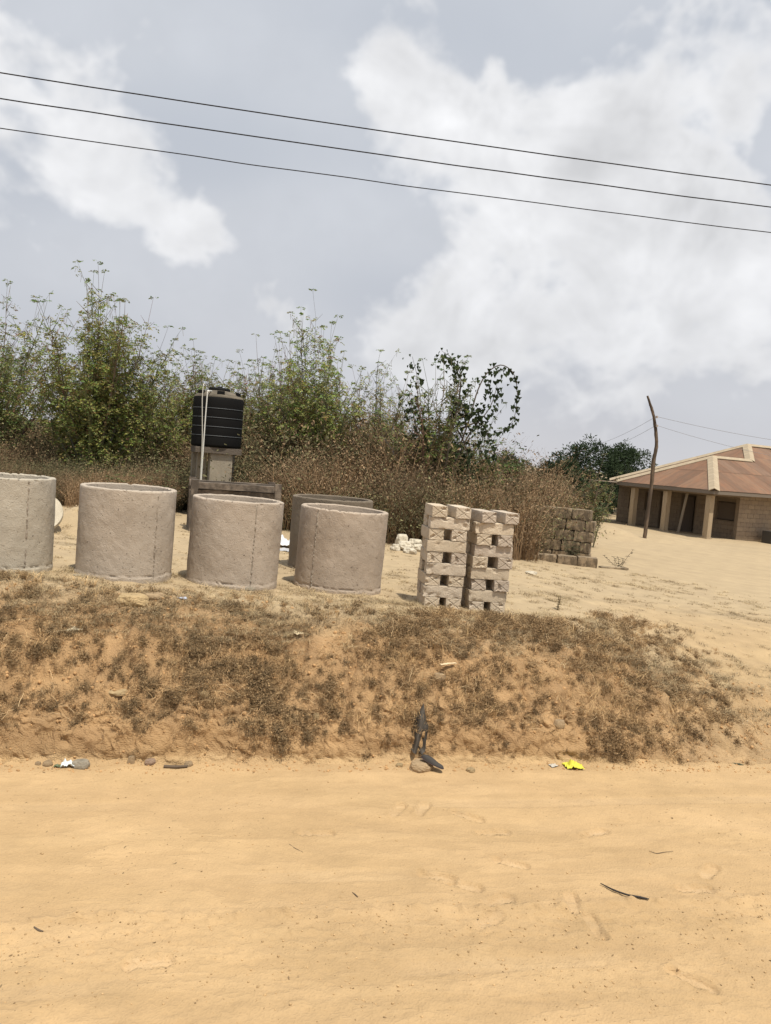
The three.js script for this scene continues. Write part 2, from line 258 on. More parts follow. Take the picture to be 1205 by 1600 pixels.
// ================================================================ CONCRETE WELL RINGS
function ringGeometry(seed, R = 0.51, T = 0.06, Ht = 0.935) {
  const prof = []; // [radius, height, u metres] from the inside foot over the rim to the outside foot
  const NI = 10, NO = 72, NA = 220, pos = [], uv = [], idx = [];
  for (let i = 0; i <= NI; i++) prof.push([R - T, mix(-0.05, Ht - 0.012, i / NI), 0]);
  prof.push([R - T + 0.006, Ht - 0.003, 1], [R - T + 0.015, Ht, 1], [R - T / 2, Ht + 0.003, 1], [R - 0.013, Ht, 1], [R - 0.004, Ht - 0.004, 1]);
  for (let i = 0; i <= NO; i++) prof.push([R, mix(Ht - 0.012, -0.06, i / NO), 2]);
  const NP = prof.length; let run = 0;
  for (let k = 0; k < NP; k++) {
    if (k) run += Math.hypot(prof[k][0] - prof[k - 1][0], prof[k][1] - prof[k - 1][1]);
    for (let j = 0; j <= NA; j++) {
      const a = (j % NA) / NA * 2 * Math.PI, cx = Math.cos(a), cz = Math.sin(a); let [r, y, zone] = prof[k];
      const big = fbm(cx * 1.6 + seed, y * 1.8, cz * 1.6, 3), fine = fbm(cx * 9 + seed, y * 10, cz * 9, 3), pit = fbm(cx * 22, y * 22 + seed, cz * 22, 2);
      if (zone === 2) {
        r += 0.010 * big + 0.005 * fine - 0.004 * ss(0.32, 0.5, pit);
        // foot where the fresh mix spread: a little wider, its edge ragged
        const edge = 0.055 + 0.02 * n3(cx * 2.2 + seed, 0, cz * 2.2) + 0.012 * n3(cx * 12, seed, cz * 12);
        r += 0.006 * (1 + 1.2 * n3(cx * 3, seed, cz * 3)) * (1 - ss(edge - 0.006, edge + 0.004, y)) - 0.012 * ss(-0.3, 0.3, n3(cx * 4, seed + 2, cz * 4)) * Math.exp(-(((y - edge - 0.006) / 0.006) ** 2));
        r -= 0.016 * ss(0.35, 0.6, n3(cx * 7 + seed, 3, cz * 7)) * ss(Ht - 0.05, Ht, y);
      } else if (zone === 1) { y += 0.008 * fbm(cx * 5 + seed, 2, cz * 5, 3) - 0.012 * ss(0.3, 0.6, n3(cx * 9, seed, cz * 9)); }
      else r += 0.01 * big + 0.006 * fine;
      pos.push(cx * r, y, cz * r); uv.push(j / NA * 3.2 / 1.3 + seed * 0.37, run / 1.3);
    }
  }
  for (let k = 0; k < NP - 1; k++) for (let j = 0; j < NA; j++) { const a = k * (NA + 1) + j, b = a + 1, c = a + NA + 1, d = c + 1; idx.push(a, c, b, b, c, d); }
  const g = new THREE.BufferGeometry(); g.setAttribute('position', new THREE.Float32BufferAttribute(pos, 3)); g.setAttribute('uv', new THREE.Float32BufferAttribute(uv, 2)); g.setIndex(idx); g.computeVertexNormals(); return g;
}
// raised, crumbly joint line left by the mould, as a strip that follows the wall
function seamGeometry(seed, R = 0.51, Ht = 0.935) {
  const N = 130, M = 8, pos = [], uv = [], idx = [];
  for (let i = 0; i <= N; i++) for (let j = 0; j <= M; j++) {
    const y = mix(0.0, Ht - 0.02, i / N), w = 0.011 + 0.006 * n3(y * 14, seed, 0), q = j / M * 2 - 1, off = 0.006 * n3(y * 5, seed, 3) + 0.003 * n3(y * 30, seed, 1);
    const hgt = (0.010 + 0.010 * n3(y * 30, seed, 5) + 0.008 * n3(y * 70, seed, q)) * (1 - q * q) - 0.004 - 0.012 * ss(0.2, 0.5, n3(y * 22, 9, seed)) * (1 - q * q);
    const a = (q * w + off) / R, r = R + hgt + 0.012 * fbm(seed, y * 1.8, 0, 2) * 0.2; pos.push(Math.sin(a) * r, y, Math.cos(a) * r); uv.push(q * w, y);
  }
  for (let i = 0; i < N; i++) for (let j = 0; j < M; j++) { const a = i * (M + 1) + j, b = a + 1, c = a + M + 1, d = c + 1; idx.push(a, b, c, b, d, c); }
  const g = new THREE.BufferGeometry(); g.setAttribute('position', new THREE.Float32BufferAttribute(pos, 3)); g.setAttribute('uv', new THREE.Float32BufferAttribute(uv, 2)); g.setIndex(idx); g.computeVertexNormals(); return g;
}
function cement(r, g, b, rough = 0.95) { return new THREE.MeshStandardMaterial({ color: rgb(r, g, b), map: cementMap, bumpMap: cementBump, bumpScale: 0.012, roughness: rough, side: THREE.DoubleSide }); }
const seamMat = new THREE.MeshStandardMaterial({ color: rgb(0.36, 0.31, 0.25), map: cementMap, bumpMap: cementBump, bumpScale: 0.004, roughness: 1, side: THREE.DoubleSide });
const ringList = [
  [-3.86, 7.78, 0.46, [0.48, 0.435, 0.355], 'pale concrete well ring with central seam, cut off beside the leaning round slab', 1.0, 0.00, 0.0],
  [-2.715, 8.12, 0.62, [0.485, 0.42, 0.345], 'concrete well ring behind the large yellowish stone, seam near its edge', 1.0, 0.012, 0.006],
  [-1.635, 8.48, 0.40, [0.47, 0.40, 0.325], 'concrete well ring with a chipped rim in front of the black water tank', 1.0, 0.018, -0.004],
  [-0.50, 9.02, -0.62, [0.475, 0.395, 0.315], 'smaller-looking concrete well ring beside the block stacks, seam along its edge', 1.0, 0.03, 0.0],
  [-0.73, 10.55, 2.4, [0.185, 0.15, 0.11], 'dark weathered concrete ring standing behind the row of paler rings', 1.07, 0.0, 0.0]];
ringList.forEach(([x, D, seam, c, label, sc, lz, lx], i) => {
  const t = thing('well_ring', label, 'well ring', [x, ground(x, D) - 0.005, -D], 0, i < 4 ? 'concrete well rings in a row' : undefined);
  t.rotation.z = -lz; t.rotation.x = lx; t.scale.set(sc * [0.95, 0.95, 0.965, 1, 1][i], sc, sc * [0.95, 0.95, 0.965, 1, 1][i]);
  part('ring_wall', ringGeometry(i * 3.7 + 1.2), cement(...c), t);
  const s = part('mould_seam', seamGeometry(i * 2.1 + 0.4), i < 4 ? seamMat : cement(0.16, 0.13, 0.1), t); s.rotation.y = seam + Math.atan2(-x, D);
});
// round slab leaning on the sand heap
{
  const g = new THREE.CylinderGeometry(0.31, 0.315, 0.06, 64, 1); const t = thing('round_slab', 'pale round concrete slab leaning on the sand heap behind the first ring', 'slab', [-4.95, ground(-4.8, 11.05) + 0.27, -11.05]);
  part('disc', g, cement(0.62, 0.56, 0.44), t); t.rotation.set(0.95, 0, -0.25);
  part('lifting_loop', new THREE.TorusGeometry(0.05, 0.008, 8, 20, Math.PI), new THREE.MeshStandardMaterial({ color: rgb(0.1, 0.06, 0.04), roughness: 0.8, metalness: 0.4 }), t).position.y = 0.03;
}

// ================================================================ STACKED BLOCKS
const BL = 0.435, BW = 0.17, BH = 0.1245;
function blockGeometry(seed) {
  // six gridded faces; the two small ends carry a scored cross
  const pos = [], uv = [], idx = [], r = rng(seed * 77 + 5);
  const cut = [0.35 + 0.3 * r(), r() * 0.06 - 0.03];
  const face = (f, nu, nv, cross) => {
    const o = pos.length / 3;
    for (let j = 0; j <= nv; j++) for (let i = 0; i <= nu; i++) {
      const a = i / nu * 2 - 1, b = j / nv * 2 - 1; let [x, y, z] = f(a, b); const n = f.n;
      const er = 0.006; // rounded, crumbled edges
      const q = [Math.abs(x) - BL / 2 + er, Math.abs(y) - BH / 2 + er, Math.abs(z) - BW / 2 + er].map((k) => Math.max(0, k)); const l = Math.hypot(...q);
      if (l > er) { const k = er / l; x = Math.sign(x) * (Math.min(Math.abs(x), BL / 2 - er) + q[0] * k); y = Math.sign(y) * (Math.min(Math.abs(y), BH / 2 - er) + q[1] * k); z = Math.sign(z) * (Math.min(Math.abs(z), BW / 2 - er) + q[2] * k); }
      let d = 0.0022 * fbm(x * 14 + seed, y * 14, z * 14, 3) + 0.002 * n3(x * 60 + seed, y * 60, z * 60) - 0.007 * ss(0.2, 0.55, n3(x * 18, y * 18 + seed * 3, z * 18)) * (l > 0.001 ? 2.2 : 0.25);
      if (cross && Math.max(Math.abs(a), Math.abs(b)) < 0.93) { const wob = 0.05 * n3(a * 3, b * 3, seed), e = Math.min(Math.abs(a - b + wob + cut[1]), Math.abs(a + b + wob)); d -= 0.012 * (1 - ss(0.012, 0.05, e)); }
      pos.push(x + n[0] * d, y + n[1] * d, z + n[2] * d);
      uv.push((n[0] ? z : x) / 0.5 + seed * 0.31, (n[1] ? z : y) / 0.5 + seed * 0.17);
    }
    for (let j = 0; j < nv; j++) for (let i = 0; i < nu; i++) { const a = o + j * (nu + 1) + i, b = a + 1, c = a + nu + 1, d = c + 1; if (f.flip) idx.push(a, c, b, b, c, d); else idx.push(a, b, c, b, d, c); }
  };
  const F = (fn, n, flip) => { fn.n = n; fn.flip = flip; return fn; };
  for (const s of [-1, 1]) {
    face(F((a, b) => [s * BL / 2, b * BH / 2, a * BW / 2], [s, 0, 0], s > 0), 44, 34, true);
    face(F((a, b) => [a * BL / 2, b * BH / 2, s * BW / 2], [0, 0, s], s < 0), 20, 8, false);
    face(F((a, b) => [a * BL / 2, s * BH / 2, b * BW / 2], [0, s, 0], s > 0), 12, 8, false);
  }
  const g = new THREE.BufferGeometry(); g.setAttribute('position', new THREE.Float32BufferAttribute(pos, 3)); g.setAttribute('uv', new THREE.Float32BufferAttribute(uv, 2)); g.setIndex(idx); g.computeVertexNormals(); return g;
}
const blockGeos = [1, 2, 3, 4, 5].map(blockGeometry);
const blockMats = [[0.645, 0.555, 0.44], [0.60, 0.515, 0.41], [0.66, 0.56, 0.43], [0.61, 0.515, 0.39], [0.54, 0.46, 0.375]].map((c) => new THREE.MeshStandardMaterial({ color: rgb(...c), map: gritMap, bumpMap: gritBump, bumpScale: 0.006, roughness: 1 }));
const ORD = ['bottom', 'second', 'third', 'fourth', 'fifth', 'sixth', 'seventh', 'eighth', 'top'];
function blockStack(x, D, turn, seed, who, otherSide, lean) {
  const r = rng(seed), y0 = ground(x, D) - 0.012;
  for (let k = 0; k < 9; k++) for (let h = 0; h < 2; h++) {
    const endOn = k % 2 === 0, s = h ? 1 : -1;
    const m = new THREE.Mesh(blockGeos[Math.floor(r() * 5)], blockMats[Math.floor(r() * 5)]);
    m.name = numbered('sandcrete_block'); scene.add(m);
    const jx = (r() - 0.5) * 0.03, jz = (r() - 0.5) * 0.034, jt = (r() - 0.5) * 0.075 + (k === 8 ? (who[1] === 'R' ? 0.16 : 0.03) : 0);
    const half = BL / 2 - BW / 2 - 0.004, shift = lean * k;
    let lx = endOn ? s * half : 0, lz = endOn ? 0 : s * half; if (k === 8) lz += 0.02, lx *= who[1] === 'R' ? 0.98 : 0.93;
    lx += jx + shift; lz += jz;
    const c = Math.cos(turn), sn = Math.sin(turn);
    m.position.set(x + lx * c + lz * sn, y0 + BH / 2 + k * (BH + 0.0015), -D - lx * sn + lz * c);
    m.rotation.y = turn + jt + (endOn ? Math.PI / 2 : 0) + (r() < 0.5 ? Math.PI : 0);
    const side = endOn ? (h ? `on the ${otherSide[1]} side` : `on the ${otherSide[0]} side`) : (h ? 'facing the road' : 'facing the bushes');
    tag(m, `${endOn ? 'end-on' : 'lengthwise'} sandcrete block ${side}, ${ORD[k]} layer of the stack ${who[0]}`, 'block', 'sandcrete blocks in two stacks');
  }
}
blockStack(0.675, 8.62, 0.13, 41, ['nearer the rings', 'L'], ['ring', 'ruin'], 0.0);
blockStack(1.175, 8.72, 0.16, 97, ['nearer the ruin', 'R'], ['ring', 'ruin'], 0.004);

// ================================================================ WATER TANK ON ITS STAND
{
  const tx = -3.93, tD = 17.5, gy = ground(tx, tD);
  const st = thing('tank_stand', 'concrete stand with pillars and slab under the black tank', 'tank stand', [tx, gy, -tD], 0.35);
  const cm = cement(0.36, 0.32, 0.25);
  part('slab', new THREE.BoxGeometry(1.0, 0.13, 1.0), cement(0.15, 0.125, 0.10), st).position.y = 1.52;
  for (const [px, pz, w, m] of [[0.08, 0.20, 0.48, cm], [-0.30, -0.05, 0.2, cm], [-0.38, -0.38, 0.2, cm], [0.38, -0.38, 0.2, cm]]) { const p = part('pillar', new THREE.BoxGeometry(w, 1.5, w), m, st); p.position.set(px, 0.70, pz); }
  const tank = thing('water_tank', 'black ribbed plastic water tank on the concrete stand', 'water tank', [tx, gy + 1.59, -tD]);
  const black = new THREE.MeshPhysicalMaterial({ color: rgb(0.005, 0.005, 0.005), roughness: 0.7, specularIntensity: 0.35 }), dusty = new THREE.MeshStandardMaterial({ color: rgb(0.15, 0.13, 0.10), map: stainMap, roughness: 0.95 });
  const P = []; const R = 0.55; P.push(new THREE.Vector2(0, 0), new THREE.Vector2(R - 0.03, 0), new THREE.Vector2(R, 0.03));
  for (let k = 0; k < 5; k++) { const y = 0.06 + k * 0.2; P.push(new THREE.Vector2(R, y), new THREE.Vector2(R + 0.006, y + 0.05), new THREE.Vector2(R + 0.006, y + 0.14), new THREE.Vector2(R, y + 0.185)); }
  P.push(new THREE.Vector2(R, 1.075), new THREE.Vector2(R - 0.012, 1.1));
  part('body', new THREE.LatheGeometry(P, 72), black, tank);
  part('shoulder', new THREE.LatheGeometry([[R - 0.005, 1.095], [R - 0.02, 1.13], [R - 0.08, 1.17], [0.34, 1.235], [0.24, 1.255], [0, 1.26]].map((q) => new THREE.Vector2(...q)), 72), dusty, tank);
  const lid = part('lid', new THREE.LatheGeometry([[0, 1.33], [0.2, 1.325], [0.235, 1.315], [0.24, 1.26], [0.225, 1.24]].map((q) => new THREE.Vector2(...q)), 40), black, tank);
  part('lid_knob', new THREE.CylinderGeometry(0.05, 0.06, 0.03, 20), black, lid).position.y = 1.345;
  const hoop = new THREE.MeshStandardMaterial({ color: rgb(0.10, 0.11, 0.12), roughness: 0.5 });
  for (let k = 0; k < 4; k++) { const h = part('hoop', new THREE.TorusGeometry(R + 0.008, 0.006, 6, 90), hoop, tank); h.rotation.x = Math.PI / 2; h.position.y = 0.25 + k * 0.2; }
  for (let k = 0; k < 6; k++) { const a = k * Math.PI / 3 + 0.3, l = part('lifting_lug', new THREE.BoxGeometry(0.16, 0.10, 0.05), black, tank); l.position.set(Math.sin(a) * (R - 0.09), 1.185, Math.cos(a) * (R - 0.09)); l.rotation.y = a; }
  const tube = (pts, r, n = 60) => new THREE.TubeGeometry(new THREE.CatmullRomCurve3(pts.map((p) => new THREE.Vector3(...p)), false, 'catmullrom', 0.15), n, r, 8);
  const white = new THREE.MeshStandardMaterial({ color: rgb(0.62, 0.62, 0.58), roughness: 0.5 }), grey = new THREE.MeshStandardMaterial({ color: rgb(0.48, 0.47, 0.42), roughness: 0.6 });
  const x0 = tx - 0.13, z0 = -tD + 0.66, yb = gy + 1.59;
  const riser = thing('riser_pipe', 'white plastic riser pipe running up the black tank to its inlet', 'pipe', [x0, gy, z0]);
  part('pipe', tube([[0, 0, 0], [0, 1.0, 0], [0.01, 2.2, 0], [0.02, 2.76, -0.01], [0.03, 2.8, -0.06], [0.04, 2.81, -0.3], [0.05, 2.79, -0.44]], 0.014, 90), white, riser);
  part('elbow', new THREE.SphereGeometry(0.028, 14, 10), white, riser).position.set(0.028, 2.785, -0.03);
  const over = thing('overflow_pipe', 'thin greyish pipe beside the white riser on the tank', 'pipe', [x0 - 0.08, gy, z0 + 0.01]);
  part('pipe', tube([[0.07, 0.0, 0], [0.06, 1.55, 0.0], [0.045, 1.9, 0], [0.0, 2.6, 0], [0.0, 2.92, -0.02], [0.0, 2.94, -0.1], [0.0, 2.90, -0.35]], 0.011, 90), grey, over);
}

// ================================================================ OLD CONCRETE ENCLOSURE in front of the tank
{
  const t = thing('old_concrete_trough', 'low stained concrete enclosure with corner posts before the water tank', 'trough', [-2.82, ground(-2.82, 14.3) + 0.02, -14.3], 0.30);
  const m = new THREE.MeshStandardMaterial({ color: rgb(0.20, 0.165, 0.135), map: stainMap, bumpMap: cementBump, bumpScale: 0.01, roughness: 1 });
  const boxUV = (w, h, d, s = 1) => { const g = new THREE.BoxGeometry(w, h, d, 12, 4, 4); const p = g.attributes.position, u = g.attributes.uv; for (let i = 0; i < p.count; i++) { const x = p.getX(i), y = p.getY(i), z = p.getZ(i), e = 0.012; p.setXYZ(i, x + e * n3(x * 9, y * 9, z * 9 + s), y + e * n3(x * 9 + 5, y * 9 + s, z * 9), z + e * n3(x * 9 + s, y * 9, z * 9 + 4)); u.setXY(i, (x + z) / 1.1 + s, y / 0.7 + s); } g.computeVertexNormals(); return g; };
  for (const z of [-0.34, 0.34]) { const w = part('wall', boxUV(1.36, 0.80, 0.11, z), m, t); w.position.set(0, 0.38, z); const c = part('coping', boxUV(1.60, 0.11, 0.2, z + 2), m, t); c.position.set(0, 0.855, z); }
  for (const x of [-0.74, 0.74]) { const w = part('end_wall', boxUV(0.11, 0.74, 0.52, x), m, t); w.position.set(x, 0.36, 0); for (const z of [-0.34, 0.34]) { const p = part('post', boxUV(0.12, 0.97, 0.13, x + z), m, t); p.position.set(x, 0.47, z + Math.sign(z) * 0.05); } }
}

// ================================================================ RUINED BLOCK WALL AND FOUNDATION
const oldBlockMats = [[0.36, 0.28, 0.19], [0.32, 0.25, 0.172], [0.39, 0.305, 0.21]].map((c) => new THREE.MeshStandardMaterial({ color: rgb(...c), map: stainMap, bumpMap: gritBump, bumpScale: 0.01, roughness: 1 }));
function roughBox(w, h, d, seed, e = 0.012) {
  const g = new THREE.BoxGeometry(w, h, d, 8, 5, 5), p = g.attributes.position, u = g.attributes.uv;
  for (let i = 0; i < p.count; i++) { let x = p.getX(i), y = p.getY(i), z = p.getZ(i); const a = n3(x * 11 + seed, y * 11, z * 11), b = n3(x * 11, y * 11 + seed, z * 11 + 3), c = n3(x * 11 + 7, y * 11, z * 11 + seed); const ed = (Math.abs(x) > w / 2 - 1e-4) + (Math.abs(y) > h / 2 - 1e-4) + (Math.abs(z) > d / 2 - 1e-4); const k = ed > 1 ? 1 - 0.03 * (ed - 1) : 1; p.setXYZ(i, x * k + e * a, y * k + e * b, z * k + e * c); u.setXY(i, (x + z) / 0.6 + seed, y / 0.6 + seed); }
  g.computeVertexNormals(); return g;
}
const oldGeos = [1, 2, 3].map((s) => roughBox(0.44, 0.25, 0.30, s * 3.1));
{
  const x0 = 5.02, D0 = 18.6, g0 = ground(x0, D0), r = rng(8);
  const t = thing('ruined_wall', 'ruined corner of dark sandcrete wall with pale block ends beside the sandy track', 'wall', [x0, g0 - 0.03, -D0], -0.42);
  for (let k = 0; k < 5; k++) {
    const n = 4;
    for (let i = 0; i < n; i++) {
      const first = i === 0;
      const b = part('block', oldGeos[(i + k) % 3], oldBlockMats[(i * 2 + k) % 3], t);
      const half = k % 2 && first; if (half) b.scale.x = 0.5; b.position.set(k % 2 ? (half ? -0.11 : 0.01 - i * 0.46) : -0.22 - i * 0.46, 0.125 + k * 0.262, 0.012 * (r() - 0.5)); b.position.x += [0.0, -0.02, 0.03, 0.05, -0.06][k]; b.rotation.y = 0.03 * (r() - 0.5);
    }
  }
  const f = thing('foundation_wall', 'low course of dirty sandcrete blocks lying before the ruined wall', 'wall', [4.35, ground(4.35, 17.5) - 0.05, -17.5], -0.12);
  for (let i = 0; i < 3; i++) { const b = part('block', oldGeos[i % 3], oldBlockMats[i % 3], f); b.position.set(0.3 - i * 0.455, 0.13 - 0.01 * i, 0.02 * (r() - 0.5)); b.rotation.y = 0.06 * (r() - 0.5); }
  const pk = solo('weathered_plank', roughBox(0.7, 0.05, 0.16, 2.2, 0.008), new THREE.MeshStandardMaterial({ color: rgb(0.36, 0.29, 0.2), map: stainMap, roughness: 1 }), 'weathered board lying on sand in front of the ruined wall', 'plank', pt(5.35, 17.75, 0.02)); pk.rotation.y = 0.2;
}
// ================================================================ HOUSE (local x runs along the front, -z along the side that faces the viewer's left)
{
  const hx = 16.2, hD = 38.5, base = -0.42;
  const H = thing('bungalow', 'sandcrete block bungalow with rusty brown hipped roof and pillared porch', 'house', [hx, base, -hD], 25.5 * DEG);
  const wallMat = new THREE.MeshStandardMaterial({ color: rgb(0.30, 0.225, 0.155), map: gritMap, bumpMap: gritBump, bumpScale: 0.004, roughness: 1 });
  const mortar = new THREE.MeshStandardMaterial({ color: rgb(0.25, 0.195, 0.14), map: gritMap, roughness: 1 });
  const dark = new THREE.MeshStandardMaterial({ color: rgb(0.19, 0.145, 0.10), roughness: 0.9 });
  const shutter = new THREE.MeshStandardMaterial({ color: rgb(0.13, 0.10, 0.075), roughness: 0.8 });
  const wallH = 2.42;
  const box = (name, x0, x1, y0, y1, z0, z1, m, par = H) => { const p = part(name, new THREE.BoxGeometry(x1 - x0, y1 - y0, z1 - z0), m, par); p.position.set((x0 + x1) / 2, (y0 + y1) / 2, (z0 + z1) / 2); return p; };
  // side wall stands at x = 3 and runs along -z from 0.4 to 11.6; front wall at z = -0.4 runs along x from 3 to 15
  const holesSide = [['window', 1.5, 2.75, 0.95, 1.95], ['doorway', 4.15, 5.3, 0.0, 2.1], ['doorway', 6.25, 6.95, 0.0, 2.1], ['window', 7.75, 8.15, 0.95, 2.0], ['window', 8.7, 9.5, 0.95, 2.05]];
  const holesFront = [['window', 6.4, 7.8, 0.95, 2.0]];
  // walls: a core with real openings, faced with blocks that stand proud of the joints
  function wall(along, a0, a1, at, holes, facing) {
    const cuts = [a0, a1, ...holes.flatMap((h) => [h[1], h[2]])].sort((p, q) => p - q);
    for (let i = 0; i < cuts.length - 1; i++) {
      const c0 = cuts[i], c1 = cuts[i + 1], mid = (c0 + c1) / 2, h = holes.find((q) => mid > q[1] && mid < q[2]);
      const spans = h ? [[-0.3, h[3]], [h[4], wallH]] : [[-0.3, wallH]];
      for (const [y0, y1] of spans) if (y1 - y0 > 0.01) { if (along === 'z') box('wall_core', at + 0.02, at + 0.2, y0, y1, -c1, -c0, mortar); else box('wall_core', c0, c1, y0, y1, -at - 0.2, -at - 0.02, mortar); }
    }
    const r = rng(along === 'z' ? 5 : 6), bl = 0.46, bh = 0.238;
    for (let k = 0; k < 10; k++) for (let i = -1; ; i++) {
      let b0 = a0 + i * bl + (k % 2 ? 0.23 : 0), b1 = b0 + bl - 0.016; if (b0 > facing) break; b0 = Math.max(b0, a0); b1 = Math.min(b1, a1); if (b1 - b0 < 0.06) continue;
      const y0 = k * bh + 0.008, y1 = (k + 1) * bh - 0.008;
      let segs = [[b0, b1]];
      for (const h of holes) if (y1 > h[3] + 0.03 && y0 < h[4] - 0.03) segs = segs.flatMap(([p, q]) => q <= h[1] || p >= h[2] ? [[p, q]] : [[p, Math.min(q, h[1])], [Math.max(p, h[2]), q]].filter(([m, n]) => n - m > 0.03));
      for (const [p, q] of segs) { const d = 0.008 + 0.008 * r(), m = wallTones[Math.floor(r() * 4)]; if (along === 'z') box('block', at - d, at + 0.03, y0, Math.min(y1, wallH), -q, -p, m); else box('block', p, q, y0, Math.min(y1, wallH), -at - 0.03, -at + d, m); }
    }
  }
  const wallTones = [[0.34, 0.265, 0.19], [0.31, 0.24, 0.175], [0.36, 0.28, 0.20], [0.325, 0.25, 0.18]].map((c) => new THREE.MeshStandardMaterial({ color: rgb(...c), map: gritMap, roughness: 1 }));
  wall('z', 0.95, 10.5, 3.4, holesSide, 10.5);
  wall('x', 3.0, 15.4, 0.95, holesFront, 7.5);
  box('wall_core', 3.61, 15.4, -0.3, wallH, -10.7, -10.5, mortar); box('wall_core', 15.2, 15.4, -0.3, wallH, -10.5, -1.16, mortar);
  box('room_floor', 3.61, 15.2, -0.3, 0.02, -10.5, -1.16, mortar); box('partition', 6.4, 6.5, 0.02, wallH, -10.5, -1.16, mortar);
  // window frames and leaves, door leaf
  for (const [kind, p, q, y0, y1] of holesSide) if (kind === 'window') {
    const w = new THREE.Group(); w.name = 'window'; H.add(w);
    box('pane', 3.50, 3.52, y0 + 0.04, y1 - 0.04, -q + 0.04, -p - 0.04, shutter, w); box('sill', 3.34, 3.58, y0 - 0.05, y0 + 0.005, -q - 0.05, -p + 0.05, mortar, w);
    for (const z of [p, q - 0.05]) box('frame', 3.46, 3.52, y0, y1, -z - 0.05, -z, dark, w);
  } else {
    const d = new THREE.Group(); d.name = 'doorway'; H.add(d);
    for (const z of [p, q - 0.07]) box('door_frame', 3.38, 3.56, 0, y1, -z - 0.07, -z, dark, d); box('lintel', 3.37, 3.57, y1, y1 + 0.1, -q, -p, dark, d);
  }
  { const w = new THREE.Group(); w.name = 'window'; H.add(w); box('pane', 6.44, 7.76, 0.99, 1.96, -1.08, -1.06, shutter, w); box('sill', 6.35, 7.85, 0.9, 0.955, -1.13, -0.91, mortar, w); }
  const leaf = box('door', 3.7, 3.74, 0.02, 2.05, -5.26, -4.7, shutter); leaf.rotation.y = 0.5;
  // porch: plinth, pillars, beam
  box('porch_floor', 0.1, 3.38, -0.35, 0.0, -7.0, -0.12, mortar);
  box('porch_step', -0.35, 0.1, -0.35, -0.15, -5.4, -3.6, mortar);
  const pil = new THREE.MeshStandardMaterial({ color: rgb(0.44, 0.345, 0.23), map: cementMap, bumpMap: cementBump, bumpScale: 0.01, roughness: 1 });
  for (const z of [0.55, 3.45, 5.9]) { const p = box('pillar', 0.27, 0.56, 0.0, 2.28, -z - 0.15, -z + 0.15, pil); box('pillar_base', 0.22, 0.61, -0.02, 0.14, -z - 0.2, -z + 0.2, pil); }
  box('porch_beam', 0.29, 0.52, 2.281, 2.47, -6.9, -0.25, mortar); box('porch_beam', 0.52, 3.0, 2.281, 2.47, -0.52, -0.28, mortar); box('porch_beam', 0.52, 3.0, 2.281, 2.47, -6.88, -6.66, mortar);
  box('ceiling', 0.3, 15.5, 2.474, 2.486, -10.8, -0.3, mortar);
  // roof: local eave height 2.55; slopes 0.47
  const EY = 2.55, SL = 0.5, o = 0.0;
  const roof = new THREE.Group(); roof.name = 'roof'; H.add(roof);
  const rm = [[0.20, 0.12, 0.074], [0.165, 0.102, 0.064], [0.22, 0.138, 0.086], [0.195, 0.127, 0.085]].map((c) => new THREE.MeshStandardMaterial({ color: rgb(...c), map: roofMap, roughness: 0.75, side: THREE.DoubleSide }));
  // each roof face: origin on the eave, direction along the eave, direction up the slope (plan), and limits of the along coordinate at each run r
  function roofFace(ox, oz, ax, az, ux, uz, lo, hi, depth, seed) {
    const r = rng(seed), SW = 0.82, SR = 1.9;
    for (let row = 0; row * SR < depth; row++) {
      const r0 = row * SR, r1 = Math.min(depth, r0 + SR + 0.12), a0 = Math.min(lo(r0), lo(r1)), a1 = Math.max(hi(r0), hi(r1));
      for (let c = Math.floor(a0 / SW); c * SW < a1; c++) {
        const pos = [], uv = [], idx = []; const N = 22; let any = false; const lift = 0.012 * (row % 2 === 0 ? 0 : 1) + 0.006 * (c & 1) + 0.004 * r();
        for (let i = 0; i <= N; i++) {
          const a = c * SW + (SW + 0.05) * i / N; let b0 = r0, b1 = r1;
          // clip this rib against the face outline
          const inside = (q) => a >= lo(q) - 1e-6 && a <= hi(q) + 1e-6;
          if (!inside(b0) && !inside(b1)) { b1 = b0; } else if (!inside(b1)) { let m = b0, n = b1; for (let k = 0; k < 18; k++) { const h = (m + n) / 2; if (inside(h)) m = h; else n = h; } b1 = m; } else if (!inside(b0)) { let m = b0, n = b1; for (let k = 0; k < 18; k++) { const h = (m + n) / 2; if (inside(h)) n = h; else m = h; } b0 = n; }
          if (b1 - b0 > 1e-3) any = true;
          const rip = 0.011 * Math.cos(a / 0.078 * 2 * Math.PI);
          for (const b of [b0, b1]) { pos.push(ox + ax * a + ux * b, EY + SL * b + rip + lift, oz + az * a + uz * b); uv.push(a / 2.2 + seed * 0.3 + row * 0.37, b / 2.2 + c * 0.21); }
        }
        if (!any) continue;
        for (let i = 0; i < N; i++) { const q = i * 2; idx.push(q, q + 2, q + 1, q + 1, q + 2, q + 3); }
        const g = new THREE.BufferGeometry(); g.setAttribute('position', new THREE.Float32BufferAttribute(pos, 3)); g.setAttribute('uv', new THREE.Float32BufferAttribute(uv, 2)); g.setIndex(idx); g.computeVertexNormals();
        part('roof_sheet', g, rm[Math.floor(r() * 4)], roof);
      }
    }
  }
  // main hip 12 deep (z 0..-12), x from 2.6 to 16; porch hip 7 deep in front of it, x from 0
  roofFace(0, 0, 1, 0, 0, -1, (r) => (r < 3.5 ? r : 3.0 + r), (r) => 16 - r, 5.5, 3);                 // long front slope
  roofFace(0, 0, 0, -1, 1, 0, (r) => r, (r) => 7 - r, 3.5, 5);                                      // porch end
  roofFace(0, -7, 1, 0, 0, 1, (r) => r, () => 6.6, 3.5, 7);                                         // porch back slope
  roofFace(3.0, 0, 0, -1, 1, 0, (r) => r, (r) => 11 - r, 5.5, 9);                                     // main end
